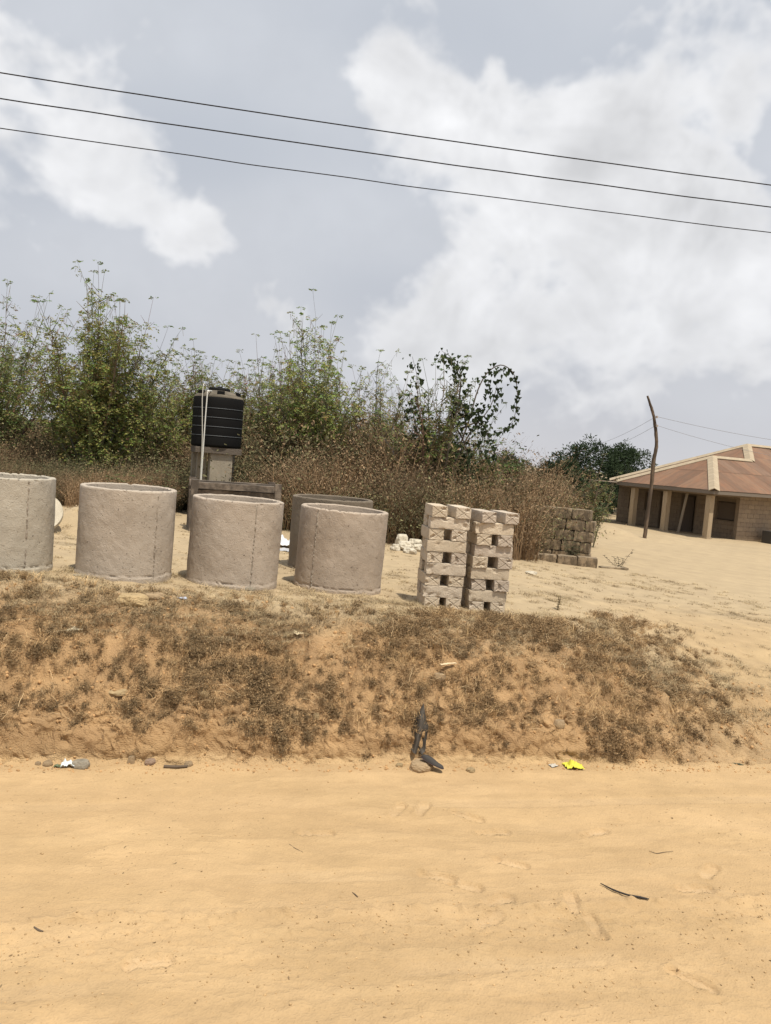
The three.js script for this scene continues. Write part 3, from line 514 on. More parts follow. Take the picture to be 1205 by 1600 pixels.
  roofFace(3.0, -11, 1, 0, 0, 1, (r) => r, (r) => 13 - r, 5.5, 11);                                 // back slope
  roofFace(16, 0, 0, -1, -1, 0, (r) => r, (r) => 11 - r, 5.5, 13);
  // cream ridge and hip caps
  const cap = new THREE.MeshStandardMaterial({ color: rgb(0.45, 0.37, 0.26), roughness: 1, map: cementMap });
  const capBar = (p, q, w = 0.30) => {
    const A = new THREE.Vector3(...p), B = new THREE.Vector3(...q), L = A.distanceTo(B), sh = new THREE.Shape(); sh.moveTo(-w, -0.06); sh.lineTo(0, 0.07); sh.lineTo(w, -0.06); sh.lineTo(w, -0.09); sh.lineTo(0, 0.03); sh.lineTo(-w, -0.09);
    const g = new THREE.ExtrudeGeometry(sh, { depth: L, bevelEnabled: false, steps: 1 }); const m = part('ridge_cap', g, cap, roof); m.position.copy(A.clone().setY(A.y + 0.05)); m.lookAt(0, 0, 0);
    const z = B.clone().sub(A).normalize(), x = new THREE.Vector3().crossVectors(new THREE.Vector3(0, 1, 0), z).normalize(), y = new THREE.Vector3().crossVectors(z, x); m.quaternion.setFromRotationMatrix(new THREE.Matrix4().makeBasis(x, y, z));
  };
  const hB = EY + SL * 3.5, hA = EY + SL * 5.5;
  capBar([0, EY, 0], [3.5, hB, -3.5], 0.26); capBar([0, EY, -7], [3.5, hB, -3.5], 0.2); capBar([3.5, hB, -3.5], [6.5, hB, -3.5], 0.2);
  capBar([6.5, hB, -3.5], [8.5, hA, -5.5], 0.26); capBar([3.0, EY, -11], [8.5, hA, -5.5], 0.2); capBar([8.5, hA, -5.5], [10.5, hA, -5.5], 0.2); capBar([10.5, hA, -5.5], [16, EY, 0], 0.3); capBar([10.5, hA, -5.5], [16, EY, -11], 0.3);
  // fascia boards
  const fas = new THREE.MeshStandardMaterial({ color: rgb(0.17, 0.14, 0.11), roughness: 0.85 });
  box('fascia', 0.02, 16, EY - 0.19, EY - 0.012, -0.045, -0.02, fas); box('fascia', 0.02, 0.045, EY - 0.19, EY - 0.012, -6.98, -0.046, fas); box('fascia', 0.046, 3.0, EY - 0.19, EY - 0.012, -6.98, -6.955, fas); box('fascia', 3.001, 3.025, EY - 0.19, EY - 0.012, -10.98, -6.98, fas);
  // leaning board in the porch and slatted crate at the front wall
  const c = Math.cos(25.5 * DEG), s = Math.sin(25.5 * DEG), W = (x, y, z) => [hx + x * c + z * s, base + y, -hD - x * s + z * c];
  const bd = thing('leaning_board', 'narrow wooden board leaning in the dark porch of the bungalow', 'board', W(1.0, 0.0, -3.0), 25.5 * DEG);
  { const m = part('board', new THREE.BoxGeometry(0.07, 2.3, 0.12), new THREE.MeshStandardMaterial({ color: rgb(0.26, 0.22, 0.17), roughness: 0.9 }), bd); m.position.set(0.0, 1.12, 0.18); m.rotation.x = 0.16; }
  const cr = thing('slatted_crate', 'dark slatted metal crate standing against the bungalow front wall', 'crate', W(4.9, -0.1, -0.2), 25.5 * DEG);
  const cm = new THREE.MeshStandardMaterial({ color: rgb(0.07, 0.065, 0.06), roughness: 0.6, metalness: 0.3 }), lt = new THREE.MeshStandardMaterial({ color: rgb(0.22, 0.2, 0.18), roughness: 0.6, metalness: 0.3 });
  box('box', -0.5, 0.6, 0.0, 0.72, -0.3, 0.28, cm, cr); for (let k = 0; k < 6; k++) box('slat', -0.52, 0.62, 0.04 + k * 0.115, 0.085 + k * 0.115, 0.28, 0.31, lt, cr);
}
// ================================================================ POLES AND WIRES
const V3 = (p) => new THREE.Vector3(...p);
function taperTube(pts, radii, seg = 40, sides = 8, jitter = 0) {
  const cv = new THREE.CatmullRomCurve3(pts.map(V3), false, 'catmullrom', 0.35), fr = cv.computeFrenetFrames(seg, false), pos = [], uv = [], idx = [];
  for (let i = 0; i <= seg; i++) {
    const t = i / seg, p = cv.getPoint(t), f = t * (radii.length - 1), k = Math.min(radii.length - 2, Math.floor(f)), r = mix(radii[k], radii[k + 1], f - k);
    for (let j = 0; j <= sides; j++) { const a = j / sides * 2 * Math.PI, q = r * (1 + jitter * n3(p.x * 6 + Math.cos(a), p.y * 6, p.z * 6 + Math.sin(a))); const n = fr.normals[i], b = fr.binormals[i]; pos.push(p.x + (n.x * Math.cos(a) + b.x * Math.sin(a)) * q, p.y + (n.y * Math.cos(a) + b.y * Math.sin(a)) * q, p.z + (n.z * Math.cos(a) + b.z * Math.sin(a)) * q); uv.push(j / sides, t * 4); }
  }
  for (let i = 0; i < seg; i++) for (let j = 0; j < sides; j++) { const a = i * (sides + 1) + j, b = a + 1, c = a + sides + 1, d = c + 1; idx.push(a, b, c, b, d, c); }
  const g = new THREE.BufferGeometry(); g.setAttribute('position', new THREE.Float32BufferAttribute(pos, 3)); g.setAttribute('uv', new THREE.Float32BufferAttribute(uv, 2)); g.setIndex(idx); g.computeVertexNormals(); return g;
}
const poleWood = new THREE.MeshStandardMaterial({ color: rgb(0.17, 0.125, 0.09), map: stainMap, roughness: 1, side: THREE.DoubleSide });
const px0 = 11.14, pD = 33;
const pole = thing('crooked_pole', 'crooked wooden pole standing before the bungalow porch', 'pole', [px0, ground(px0, pD) - 0.25, -pD]);
part('shaft', taperTube([[0, 0, 0], [0.02, 1.0, 0], [0.06, 2.6, 0], [0.04, 3.6, 0.02], [0.10, 4.2, 0], [0.02, 4.75, 0], [-0.12, 5.35, 0], [-0.26, 5.75, 0], [-0.5, 6.28, 0]], [0.085, 0.08, 0.075, 0.085, 0.07, 0.075, 0.06, 0.06, 0.04], 60, 10, 0.25), poleWood, pole);
for (const y of [5.42, 5.05]) { const i = part('insulator', new THREE.CylinderGeometry(0.045, 0.05, 0.09, 12), new THREE.MeshStandardMaterial({ color: rgb(0.35, 0.3, 0.26), roughness: 0.4 }), pole); i.position.set(y > 5.2 ? -0.04 : 0.0, y, 0.1); }
const fp = [14.3, 60]; const fpole = thing('distant_pole', 'thin dark pole rising above the trees left of the bungalow', 'pole', [fp[0], ground(...fp) - 0.3, -fp[1]]);
part('shaft', taperTube([[0, 0, 0], [0.05, 2.5, 0], [0, 5.2, 0]], [0.16, 0.15, 0.11], 20, 8, 0.1), poleWood, fpole);
const wireMat = new THREE.MeshStandardMaterial({ color: rgb(0.02, 0.02, 0.022), roughness: 1 });
function wire(name, label, a, b, sag, r, mat, wob = 0, seed = 0, group) {
  const pts = []; const N = 90; for (let i = 0; i <= N; i++) { const t = i / N; pts.push([mix(a[0], b[0], t), mix(a[1], b[1], t) - sag * 4 * t * (1 - t) + wob * (n3(t * 60, seed, 0) + 0.6 * n3(t * 150, seed, 4)), mix(a[2], b[2], t)]); }
  solo(name, taperTube(pts, [r, r], 600, 6), mat, label, 'wire', null, group);
}
// the roadside line: three conductors between two poles beyond the frame
const dirx = 13.7, lineY = [6.16, 5.905, 5.61], wx = [-24, 26], wD = (x) => 8.85 + 0.152 * x;
for (const x of wx) {
  const u = thing('utility_pole', x < 0 ? 'wooden utility pole carrying the line past the first ring end' : 'wooden utility pole carrying the line past the bungalow end', 'pole', [x, ground(x, wD(x) + 0.2) - 0.4, -wD(x) - 0.2]);
  part('shaft', taperTube([[0, 0, 0], [0.03, 4, 0], [0, 8.2, 0]], [0.14, 0.12, 0.10], 20, 10, 0.05), poleWood, u);
  for (let k = 0; k < 3; k++) part('insulator', new THREE.CylinderGeometry(0.04, 0.05, 0.12, 12), wireMat, u).position.set(0, [7.05, 6.78, 6.5][k] - ground(x, wD(x) + 0.2) + 0.4, 0.14);
}
['topmost of the three dark wires crossing the sky', 'middle of the three dark wires crossing the sky', 'lowest of the three dark wires crossing the sky'].forEach((l, k) => {
  wire('overhead_wire', l, [wx[0], [7.05, 6.78, 6.5][k], -wD(wx[0]) - 0.05], [wx[1], [7.05, 6.78, 6.5][k], -wD(wx[1]) - 0.05], [0.89, 0.875, 0.89][k], [0.0068, 0.0068, 0.0055][k], wireMat, 0.006, k * 3.3, 'overhead wires along the road');
});
const thinMat = new THREE.MeshStandardMaterial({ color: rgb(0.22, 0.22, 0.24), roughness: 0.6 });
const pb = pole.position, fb = fpole.position;
wire('service_wire', 'upper thin wire from the crooked pole to the distant pole', [pb.x - 0.04, pb.y + 5.45, pb.z], [fb.x, fb.y + 5.1, fb.z], 0.35, 0.007, thinMat, 0, 1, 'thin wires on the crooked pole');
wire('service_wire', 'lower thin wire from the crooked pole to the distant pole', [pb.x, pb.y + 5.08, pb.z], [fb.x, fb.y + 4.5, fb.z], 0.35, 0.007, thinMat, 0, 2, 'thin wires on the crooked pole');
{
  const ep = [33, 34.5], e = thing('service_pole', 'wooden pole beyond the bungalow that takes its thin wires', 'pole', [ep[0], ground(...ep) - 0.3, -ep[1]]);
  part('shaft', taperTube([[0, 0, 0], [0.05, 3, 0], [0, 6.6, 0]], [0.13, 0.12, 0.09], 20, 8, 0.1), poleWood, e);
  wire('service_wire', 'upper thin wire from the crooked pole over the bungalow roof', [pb.x - 0.04, pb.y + 5.45, pb.z], [ep[0], e.position.y + 6.35, -ep[1]], 0.95, 0.008, thinMat, 0, 3, 'thin wires on the crooked pole');
  wire('service_wire', 'lower thin wire from the crooked pole over the bungalow roof', [pb.x, pb.y + 5.08, pb.z], [ep[0], e.position.y + 5.6, -ep[1]], 1.25, 0.007, thinMat, 0, 4, 'thin wires on the crooked pole');
}
// ================================================================ VEGETATION
class Soup { // collects triangles with colours
  constructor() { this.p = []; this.c = []; this.n = 0; }
  tri(a, b, c, k) { this.p.push(...a, ...b, ...c); for (let i = 0; i < 3; i++) this.c.push(k[0], k[1], k[2]); }
  quad(a, b, c, d, k) { this.tri(a, b, c, k); this.tri(a, c, d, k); }
  geo() { const g = new THREE.BufferGeometry(); g.setAttribute('position', new THREE.Float32BufferAttribute(this.p, 3)); g.setAttribute('color', new THREE.Float32BufferAttribute(this.c, 3)); g.setAttribute('uv', new THREE.Float32BufferAttribute(new Float32Array(this.p.length / 3 * 2), 2)); g.computeVertexNormals(); return g; }
}
const leafMat = new THREE.MeshPhysicalMaterial({ vertexColors: true, roughness: 0.9, specularIntensity: 0.25, transmission: 0.3, thickness: 0, side: THREE.DoubleSide });
const dryMat = new THREE.MeshStandardMaterial({ vertexColors: true, roughness: 1, side: THREE.DoubleSide });
const barkMat = new THREE.MeshStandardMaterial({ color: rgb(0.16, 0.125, 0.09), roughness: 1 });
const add = (a, b, k = 1) => [a[0] + b[0] * k, a[1] + b[1] * k, a[2] + b[2] * k];
const norm = (a) => { const l = Math.hypot(...a) || 1; return [a[0] / l, a[1] / l, a[2] / l]; };
const cross = (a, b) => [a[1] * b[2] - a[2] * b[1], a[2] * b[0] - a[0] * b[2], a[0] * b[1] - a[1] * b[0]];
function stick(sp, a, b, r0, r1, k) { // three-sided twig
  const d = norm(add(b, a, -1)), u = norm(cross(d, Math.abs(d[1]) < 0.9 ? [0, 1, 0] : [1, 0, 0])), v = cross(d, u), ring = (p, r, i) => { const t = i * 2.0944; return add(add(p, u, Math.cos(t) * r), v, Math.sin(t) * r); };
  for (let i = 0; i < 3; i++) sp.quad(ring(a, r0, i), ring(a, r0, i + 1), ring(b, r1, i + 1), ring(b, r1, i), k);
}
function leaflet(sp, p, d, u, len, wid, k) { // kite folded a little along its rib
  const m = add(p, d, len * 0.45), e = add(p, d, len), f = norm(cross(d, u));
  const l = add(add(m, u, wid), f, wid * 0.3), r = add(add(m, u, -wid), f, wid * 0.3); sp.tri(p, l, e, k); sp.tri(p, e, r, k);
}
function compound(sp, p, d, r, len, pairs, col, lw = 1) { // drooping feather leaf
  let q = p, dir = d; const side0 = norm(cross(d, [0, 1, 0.01]));
  for (let i = 0; i < pairs; i++) {
    dir = norm([dir[0], dir[1] - 0.3, dir[2]]); q = add(q, dir, len / pairs); const k = col.map((c) => c * (0.75 + 0.5 * r()));
    for (const s of [-1, 1]) { const ld = norm([side0[0] * s + dir[0] * 0.5 + (r() - 0.5) * 0.4, dir[1] * 0.3 - 0.25 + (r() - 0.5) * 1.1, side0[2] * s + dir[2] * 0.5 + (r() - 0.5) * 0.4]); leaflet(sp, q, ld, norm(cross(ld, [r() - 0.5, r() - 0.5, r() - 0.5])), (0.05 + 0.025 * r()) * lw, 0.014 * lw, k); }
  }
  const k = col.map((c) => c * (0.8 + 0.4 * r())); leaflet(sp, q, dir, side0, 0.055 * lw, 0.016 * lw, k);
}
// upright many-stemmed shrubby tree: thin canes from one foot, feather leaves thickest low down, bare wands and pods at the top
function caneTree(name, label, group, x, D, o) {
  const r = rng(o.seed), t = thing(name, label, 'tree', [x, ground(x, D) - 0.05, -D], 0, group), wood = new Soup(), leaf = new Soup();
  const G = (o.green || [0.085, 0.115, 0.038]).map((c, i) => c * [2.5, 2.2, 2.15][i]);
  for (let i = 0; i < o.stems; i++) {
    const a = r() * 6.283, lean = o.spread * (0.15 + 0.85 * r()), hh = o.height * (0.62 + 0.40 * r()) * (1 - 0.18 * (lean / o.spread)), pts = []; const b0 = [Math.cos(a) * 0.22 * r(), 0, Math.sin(a) * 0.22 * r()];
    const SEG = 12, ph = r() * 9; const lx = Math.cos(a) * lean + (o.tilt || 0), lz = Math.sin(a) * lean * 0.8;
    for (let k = 0; k <= SEG; k++) { const u = k / SEG, e = Math.pow(u, 1.25); pts.push([b0[0] + lx * e + 0.16 * n3(u * 3, ph, 1) * u, hh * (u - 0.10 * u * u * lean / o.spread), b0[2] + lz * e + 0.16 * n3(u * 3, ph, 7) * u]); }
    const rr = (o.thick || 0.03) * (0.6 + 0.7 * r()), bc = [0.15, 0.12, 0.085].map((c) => c * (0.7 + 0.6 * r()));
    for (let k = 0; k < SEG; k++) stick(wood, pts[k], pts[k + 1], rr * (1 - k / SEG * 0.86), rr * (1 - (k + 1) / SEG * 0.86), bc);
    const nodes = o.nodes || 24;
    for (let n = 0; n < nodes; n++) {
      const u = 0.14 + 0.86 * Math.pow((n + r()) / nodes, 0.9), f = u * SEG, k = Math.min(SEG - 1, Math.floor(f)), p = pts[k].map((c, q) => mix(c, pts[k + 1][q], f - k)), az = r() * 6.283;
      const thin = u > 0.72 ? mix(1, o.topLeaf ?? 0.25, (u - 0.72) / 0.28) : 1;
      const tl = (0.25 + 0.6 * r()) * (1 - 0.45 * u) * (o.twig || 1), td = norm([Math.cos(az), 0.55 + 0.7 * r(), Math.sin(az)]), e = add(p, td, tl);
      stick(wood, p, e, rr * 0.28, 0.003, bc);
      const cnt = Math.round((o.leaves || 6) * 0.72 * thin * (0.4 + 1.2 * r()));
      for (let m = 0; m < cnt; m++) {
        const q = add(p, td, tl * (0.15 + 0.9 * r())), la = r() * 6.283, tone = r(), col = [G[0] * (0.8 + 0.7 * tone), G[1] * (0.8 + 0.45 * tone), G[2] * (0.75 + 0.5 * tone)];
        if (r() < (o.dry || 0.07)) { col[0] = 0.19 + 0.06 * r(); col[1] = 0.155; col[2] = 0.075; }
        compound(leaf, q, norm([Math.cos(la), 0.35 * r(), Math.sin(la)]), r, 0.12 + 0.14 * r(), 3, col, o.leafSize || 1.12);
      }
      if (u > 0.6 && r() < 0.5) for (let m = 0; m < 3; m++) { const q = add(p, td, tl * r()); stick(wood, q, [q[0] + (r() - 0.5) * 0.05, q[1] - 0.12 - 0.14 * r(), q[2] + (r() - 0.5) * 0.05], 0.005, 0.003, [0.22, 0.19, 0.11]); }
    }
    for (let m = 0; m < 2; m++) { const k = 7 + Math.floor(r() * 5), p0 = pts[k], az = r() * 6.283, d0 = norm([Math.cos(az) * 0.45 + lx * 0.12, 1.2, Math.sin(az) * 0.45]), L = 0.5 + 0.8 * r(); let p = p0, d = d0; for (let q = 0; q < 5; q++) { d = norm([d[0] * 1.12, d[1] - 0.03, d[2] * 1.12]); const n = add(p, d, L / 5); stick(wood, p, n, 0.007 - q * 0.001, 0.006 - q * 0.001, bc); if (r() < 0.8) stick(wood, n, [n[0] + (r() - 0.5) * 0.06, n[1] - 0.1 - 0.12 * r(), n[2]], 0.004, 0.003, [0.2, 0.17, 0.1]); if (r() < 0.35) compound(leaf, n, norm([r() - 0.5, 0.4 - 0.6 * r(), r() - 0.5]), r, 0.1, 2, G, 1); p = n; } for (let q = 0; q < 3; q++) compound(leaf, p, norm([r() - 0.5, 0.5 * r(), r() - 0.5]), r, 0.08, 2, G.map((c) => c * 0.8), 1); }
    // bare wand at the tip with a tuft of leaves
    const tip = pts[SEG], w = add(tip, norm([lx * 0.5 + (r() - 0.5) * 0.6, 1.4, lz * 0.5]), 0.3 + 0.5 * r()); stick(wood, tip, w, rr * 0.16, 0.003, bc);
    for (let m = 0; m < 4; m++) { const la = r() * 6.283; compound(leaf, w, norm([Math.cos(la), 0.9 * r() - 0.2, Math.sin(la)]), r, 0.09, 2, G.map((c) => c * 0.8), 1.1); }
  }
  part('trunk', wood.geo(), dryMat, t); part('crown', leaf.geo(), leafMat, t); return t;
}
const T = 'feathery shrub trees behind the rings';
caneTree('cane_tree', 'tall dense feathery green tree rising behind the second well ring', T, -7.3, 19.3, { seed: 1, stems: 34, height: 5.3, spread: 1.9, nodes: 27, leaves: 12, thick: 0.035, topLeaf: 0.35 });
caneTree('cane_tree', 'feathery tree with long bare wands behind the first well ring', T, -10.2, 20.0, { seed: 2, stems: 26, height: 5.2, spread: 2.2, nodes: 22, leaves: 9, topLeaf: 0.1, green: [0.08, 0.115, 0.045] });
caneTree('cane_tree', 'thin pale green tree seen through left of the water tank', T, -5.4, 22.6, { seed: 3, stems: 18, height: 4.3, spread: 1.3, nodes: 18, leaves: 7, topLeaf: 0.2, green: [0.095, 0.13, 0.055] });
caneTree('cane_tree', 'sparse feathery tree standing behind the water tank', T, -3.6, 22.4, { seed: 4, stems: 20, height: 4.7, spread: 1.3, nodes: 20, leaves: 7, topLeaf: 0.2, green: [0.10, 0.13, 0.055] });
caneTree('cane_tree', 'tall loose feathery tree behind the dark ring, many upright canes', T, -1.95, 20.3, { seed: 5, stems: 30, height: 5.5, spread: 1.5, nodes: 26, leaves: 9, topLeaf: 0.3, green: [0.095, 0.135, 0.045] });
caneTree('cane_tree', 'small feathery tree between the tank and the loose canes', T, -2.8, 21.6, { seed: 15, stems: 16, height: 4.9, spread: 1.0, nodes: 22, leaves: 7, topLeaf: 0.3, green: [0.10, 0.14, 0.05] });
caneTree('cane_tree', 'half bare tree with bright wands beside the vine covered tree', T, -0.2, 21.4, { seed: 6, stems: 16, height: 4.6, spread: 1.0, nodes: 18, leaves: 6, topLeaf: 0.1, green: [0.10, 0.13, 0.055] });
caneTree('cane_tree', 'stout branching tree carrying the dark hanging vine', T, 1.15, 19.2, { seed: 7, stems: 18, height: 4.3, spread: 1.5, nodes: 20, leaves: 6, topLeaf: 0.25, thick: 0.05, green: [0.065, 0.095, 0.035] });
caneTree('cane_tree', 'low spreading green shrub under the vine arch', T, 2.3, 20.4, { seed: 8, stems: 14, height: 2.5, spread: 0.9, nodes: 18, leaves: 9, green: [0.07, 0.105, 0.035] });
caneTree('cane_tree', 'dark green young tree among bare canes behind the first ring', T, -8.9, 22.4, { seed: 9, stems: 20, height: 4.0, spread: 1.7, nodes: 20, leaves: 10 });
caneTree('cane_tree', 'dense green tree behind the tall feathery tree', T, -6.4, 21.5, { seed: 10, stems: 22, height: 4.0, spread: 1.4, nodes: 22, leaves: 10 });
[[-5.7, 24.0, 4.6, 1.3], [-3.3, 24.0, 4.7, 1.2], [-12.6, 24.5, 4.6, 1.9], [-9.6, 25.5, 4.4, 1.8], [-7.6, 25.0, 4.7, 1.6], [-4.4, 26.5, 4.6, 1.6], [-2.6, 25.5, 4.4, 1.6], [-0.9, 25.0, 4.0, 1.5], [1.0, 24.6, 3.5, 1.5], [2.4, 25.6, 3.0, 1.4]].forEach(([x, D, h, sp], i) => caneTree('cane_tree', ['dull back-row tree behind the thin pale tree beside the tank', 'dull back-row tree rising over the tank shoulder', 'dull green tree in the back row beyond the bare wands', 'dull back-row tree between the bare wands and the tall dense tree', 'dull back-row tree hidden behind the tall dense tree', 'dull back-row tree seen over the water tank lid', 'dull back-row tree right behind the loose upright canes', 'dull back-row tree beside the half bare tree', 'short back-row tree hidden behind the vine covered tree', 'lowest back-row tree under the end of the vine arch'][i], 'back row of feathery trees', x, D, { seed: 100 + i, stems: 20, height: h, spread: sp, nodes: 20, leaves: 7, topLeaf: 0.3, leafSize: 1.4, green: [0.085, 0.105, 0.045] }));
{ // sapling above the brown brush
  caneTree('sapling', 'small dark sapling poking above the brown brush near the ruin', undefined, 3.4, 21.5, { seed: 12, stems: 7, height: 2.75, spread: 0.3, nodes: 20, leaves: 7, topLeaf: 1, green: [0.04, 0.06, 0.025], leafSize: 1.5 });
  caneTree('sapling', 'thin sapling at the end of the brown brush beside dark trees', undefined, 6.5, 24.5, { seed: 13, stems: 8, height: 2.5, spread: 0.7, nodes: 14, leaves: 6, topLeaf: 0.6, green: [0.06, 0.075, 0.035] });
}
// climbing vine with heart shaped leaves, arching out from its tree
{
  const vx = 1.15, vD = 18.9, gy = ground(vx, vD), t = thing('climbing_vine', 'dark vine of heart-shaped leaves hanging over the stout tree in an arch', 'vine', [vx, gy, -vD]), wood = new Soup(), leaf = new Soup(), r = rng(31);
  const at = (x, y, z = 0) => [x - vx, y - gy, z];
  const runs = [
    [at(1.3, 0.8), at(1.1, 2.2), at(0.75, 3.4), at(0.55, 4.4), at(0.35, 5.0, 0.1)], [at(1.2, 0.8), at(1.35, 2.5), at(1.5, 3.6), at(1.55, 4.6, 0.1), at(1.3, 5.05), at(1.05, 5.2)],
    [at(1.5, 1.0), at(1.6, 2.6), at(1.85, 3.6), at(2.0, 4.35), at(2.2, 4.78), at(2.5, 4.98), at(2.78, 4.85), at(2.93, 4.5), at(2.96, 4.1), at(2.93, 3.75), at(2.8, 3.5), at(2.5, 3.38)],
    [at(1.55, 2.4), at(1.9, 3.3), at(2.3, 3.9), at(2.42, 4.3), at(2.45, 4.6)], [at(1.7, 3.4), at(2.1, 3.55), at(2.35, 3.2), at(2.4, 2.7)], [at(1.55, 3.4), at(1.8, 3.0), at(1.95, 2.4), at(2.0, 1.9)], [at(1.4, 4.0), at(1.75, 3.95), at(2.05, 3.8)], [at(1.1, 2.3), at(0.75, 2.9), at(0.5, 3.6), at(0.35, 4.1)]];
  runs.forEach((run, ri) => {
    const cv = new THREE.CatmullRomCurve3(run.map(V3)), N = 40; let prev = null;
    for (let i = 0; i <= N; i++) { const p = cv.getPoint(i / N).toArray(); if (prev) stick(wood, prev, p, mix(0.035, 0.004, Math.sqrt((i - 1) / N)), mix(0.035, 0.004, Math.sqrt(i / N)), [0.10, 0.08, 0.06]); prev = p; }
    const cnt = [110, 170, 150, 110, 90, 110, 90, 80][ri];
    for (let i = 0; i < cnt; i++) {
      const u = (ri === 2 ? Math.pow(r(), 0.8) : 0.25 + 0.75 * r()), p = cv.getPoint(u).toArray(), w = (ri === 2 && u > 0.55 ? 0.07 : 0.2) * (0.4 + r()), az = r() * 6.283; const q = [p[0] + Math.cos(az) * w, p[1] + (r() - 0.75) * w * 1.6, p[2] + Math.sin(az) * w * 1.3];
      const d = norm([(r() - 0.5) * 0.9, -1, (r() - 0.5) * 0.9]), fa = r() * 3.1416, sd = [Math.cos(fa), 0, Math.sin(fa)], L = 0.055 + 0.06 * r() * (ri === 2 && u > 0.75 ? 0.7 : 1), k = 0.7 + 0.7 * r(), col = [0.034 * k, 0.05 * k, 0.02 * k], f = norm(cross(d, sd));
      const A = add(add(q, sd, L * 0.55), d, L * 0.1), B = add(add(q, sd, -L * 0.55), d, L * 0.1), C = add(q, d, L * 1.25), A2 = add(add(add(q, sd, L * 0.5), d, L * 0.55), f, 0.015), B2 = add(add(add(q, sd, -L * 0.5), d, L * 0.55), f, 0.015), M = add(q, d, L * 0.22);
      leaf.tri(M, A, A2, col); leaf.tri(M, A2, C, col); leaf.tri(M, C, B2, col); leaf.tri(M, B2, B, col);
    }
  });
  part('vine_stem', wood.geo(), dryMat, t); part('foliage', leaf.geo(), leafMat, t);
}
// broad dark trees beyond the ruin, left of the house
function broadTree(label, group, x, D, hgt, rad, seed, col) {
  const r = rng(seed), t = thing('broadleaf_tree', label, 'tree', [x, ground(x, D) - 0.1, -D], 0, group), wood = new Soup(), leaf = new Soup(), clumps = [];
  for (let i = 0; i < 7; i++) { const a = r() * 6.283, q = [Math.cos(a) * rad * 0.7 * r(), hgt * (0.5 + 0.4 * r()), Math.sin(a) * rad * 0.7 * r()]; let p = [0.1 * (r() - 0.5), 0, 0.1 * (r() - 0.5)]; for (let k = 1; k <= 6; k++) { const u = k / 6, n = [q[0] * u * u + 0.1 * (r() - 0.5), q[1] * u, q[2] * u * u + 0.1 * (r() - 0.5)]; stick(wood, p, n, 0.10 * (1.1 - u * 0.9), 0.10 * (1.1 - (u + 0.16) * 0.9), [0.09, 0.075, 0.06]); p = n; } }
  const NC = 60; for (let i = 0; i < NC; i++) { const a = r() * 6.283, u = Math.sqrt(r()), yy = r(), w = Math.sqrt(Math.max(0.08, 1 - Math.pow(Math.abs(yy - 0.4) / 0.62, 2))); clumps.push([Math.cos(a) * rad * u * w, hgt * (0.10 + 0.86 * yy), Math.sin(a) * rad * u * w, rad * (0.16 + 0.16 * r())]); }
  for (const [cx, cy, cz, cr] of clumps) for (let i = 0; i < 130; i++) {
    const d = norm([r() - 0.5, r() - 0.42, r() - 0.5]), q = [cx + d[0] * cr * (0.4 + 0.6 * r()), cy + d[1] * cr * (0.4 + 0.8 * r()), cz + d[2] * cr * (0.4 + 0.6 * r())], k = 0.6 + 0.8 * r(), ld = norm([d[0] + (r() - 0.5), d[1] * 0.6 + (r() - 0.5) * 0.8, d[2] + (r() - 0.5)]);
    leaflet(leaf, q, ld, norm(cross(ld, [r() - 0.5, r(), r() - 0.5])), 0.16 + 0.12 * r(), 0.045, [col[0] * k, col[1] * k, col[2] * k]);
  }
  part('trunk', wood.geo(), dryMat, t); part('crown', leaf.geo(), leafMat, t);
}
const TB = 'dark trees beside the bungalow', dg = [0.035, 0.055, 0.024];
broadTree('dark broadleaf tree between the ruin and the distant pole', TB, 12.6, 53.0, 4.5, 2.3, 51, dg);
broadTree('dark broadleaf tree below the distant pole', TB, 15.0, 56.5, 5.3, 2.3, 52, dg);
broadTree('rounded dark tree against the bungalow roof edge', TB, 17.5, 60.0, 5.2, 2.6, 53, [0.04, 0.062, 0.028]);
broadTree('dark tree half behind the crooked pole', TB, 20.0, 64.0, 5.2, 2.5, 54, [0.045, 0.066, 0.03]);
broadTree('low dark tree behind the brown brush end', TB, 10.3, 47.0, 3.2, 2.0, 55, dg);
broadTree('dull green tree far behind the sapling', TB, 6.8, 45.0, 3.1, 2.0, 56, [0.06, 0.07, 0.035]);

// ---------------------------------------------------------------- brown brush (uncountable): clumps of dry stems and small leaves
function brushClump(seed, hgt, stems, leaves, curl, lsize, bw = 0.5, sw = 0.006, off = 1) {
  const r = rng(seed), sp = new Soup();
  for (let i = 0; i < stems; i++) {
    const a = r() * 6.283, l = curl * (0.2 + 0.8 * r()), hh = hgt * (0.45 + 0.55 * r()), b = [(r() - 0.5) * bw, -0.05 * off, (r() - 0.5) * bw], k0 = 0.55 + 0.8 * r(), bc = [k0, k0 * 0.95, k0 * 0.9]; let p = b;
    const SEG = 5; for (let k = 1; k <= SEG; k++) {
      const u = k / SEG, n = [b[0] + Math.cos(a) * l * u * u + 0.06 * off * (r() - 0.5), hh * (u - 0.15 * u * u * l / Math.max(curl, 0.5)), b[2] + Math.sin(a) * l * u * u + 0.06 * off * (r() - 0.5)];
      const w = [sw * (1.15 - u), 0, sw * (1.15 - u)]; sp.quad(add(p, w, -1), add(p, w), add(n, w, 0.8), add(n, w, -0.8), bc);
      if (k > 1) for (let m = 0; m < leaves; m++) { const q = p.map((c, z) => mix(c, n[z], r())), d = norm([r() - 0.5, (r() - 0.6) * 1.2, r() - 0.5]), e = off * (0.05 + 0.25 * r() * (r() < 0.3 ? 1 : 0.4)), tip = add(q, d, e), kk = 0.5 + 0.75 * r(); leaflet(sp, tip, norm([r() - 0.5, r() - 0.7, r() - 0.5]), norm([r() - 0.5, r() - 0.5, r() - 0.5]), lsize * (0.6 + 0.8 * r()), lsize * 0.28, [kk, kk, kk]); }
      p = n;
    }
  }
  return sp.geo();
}
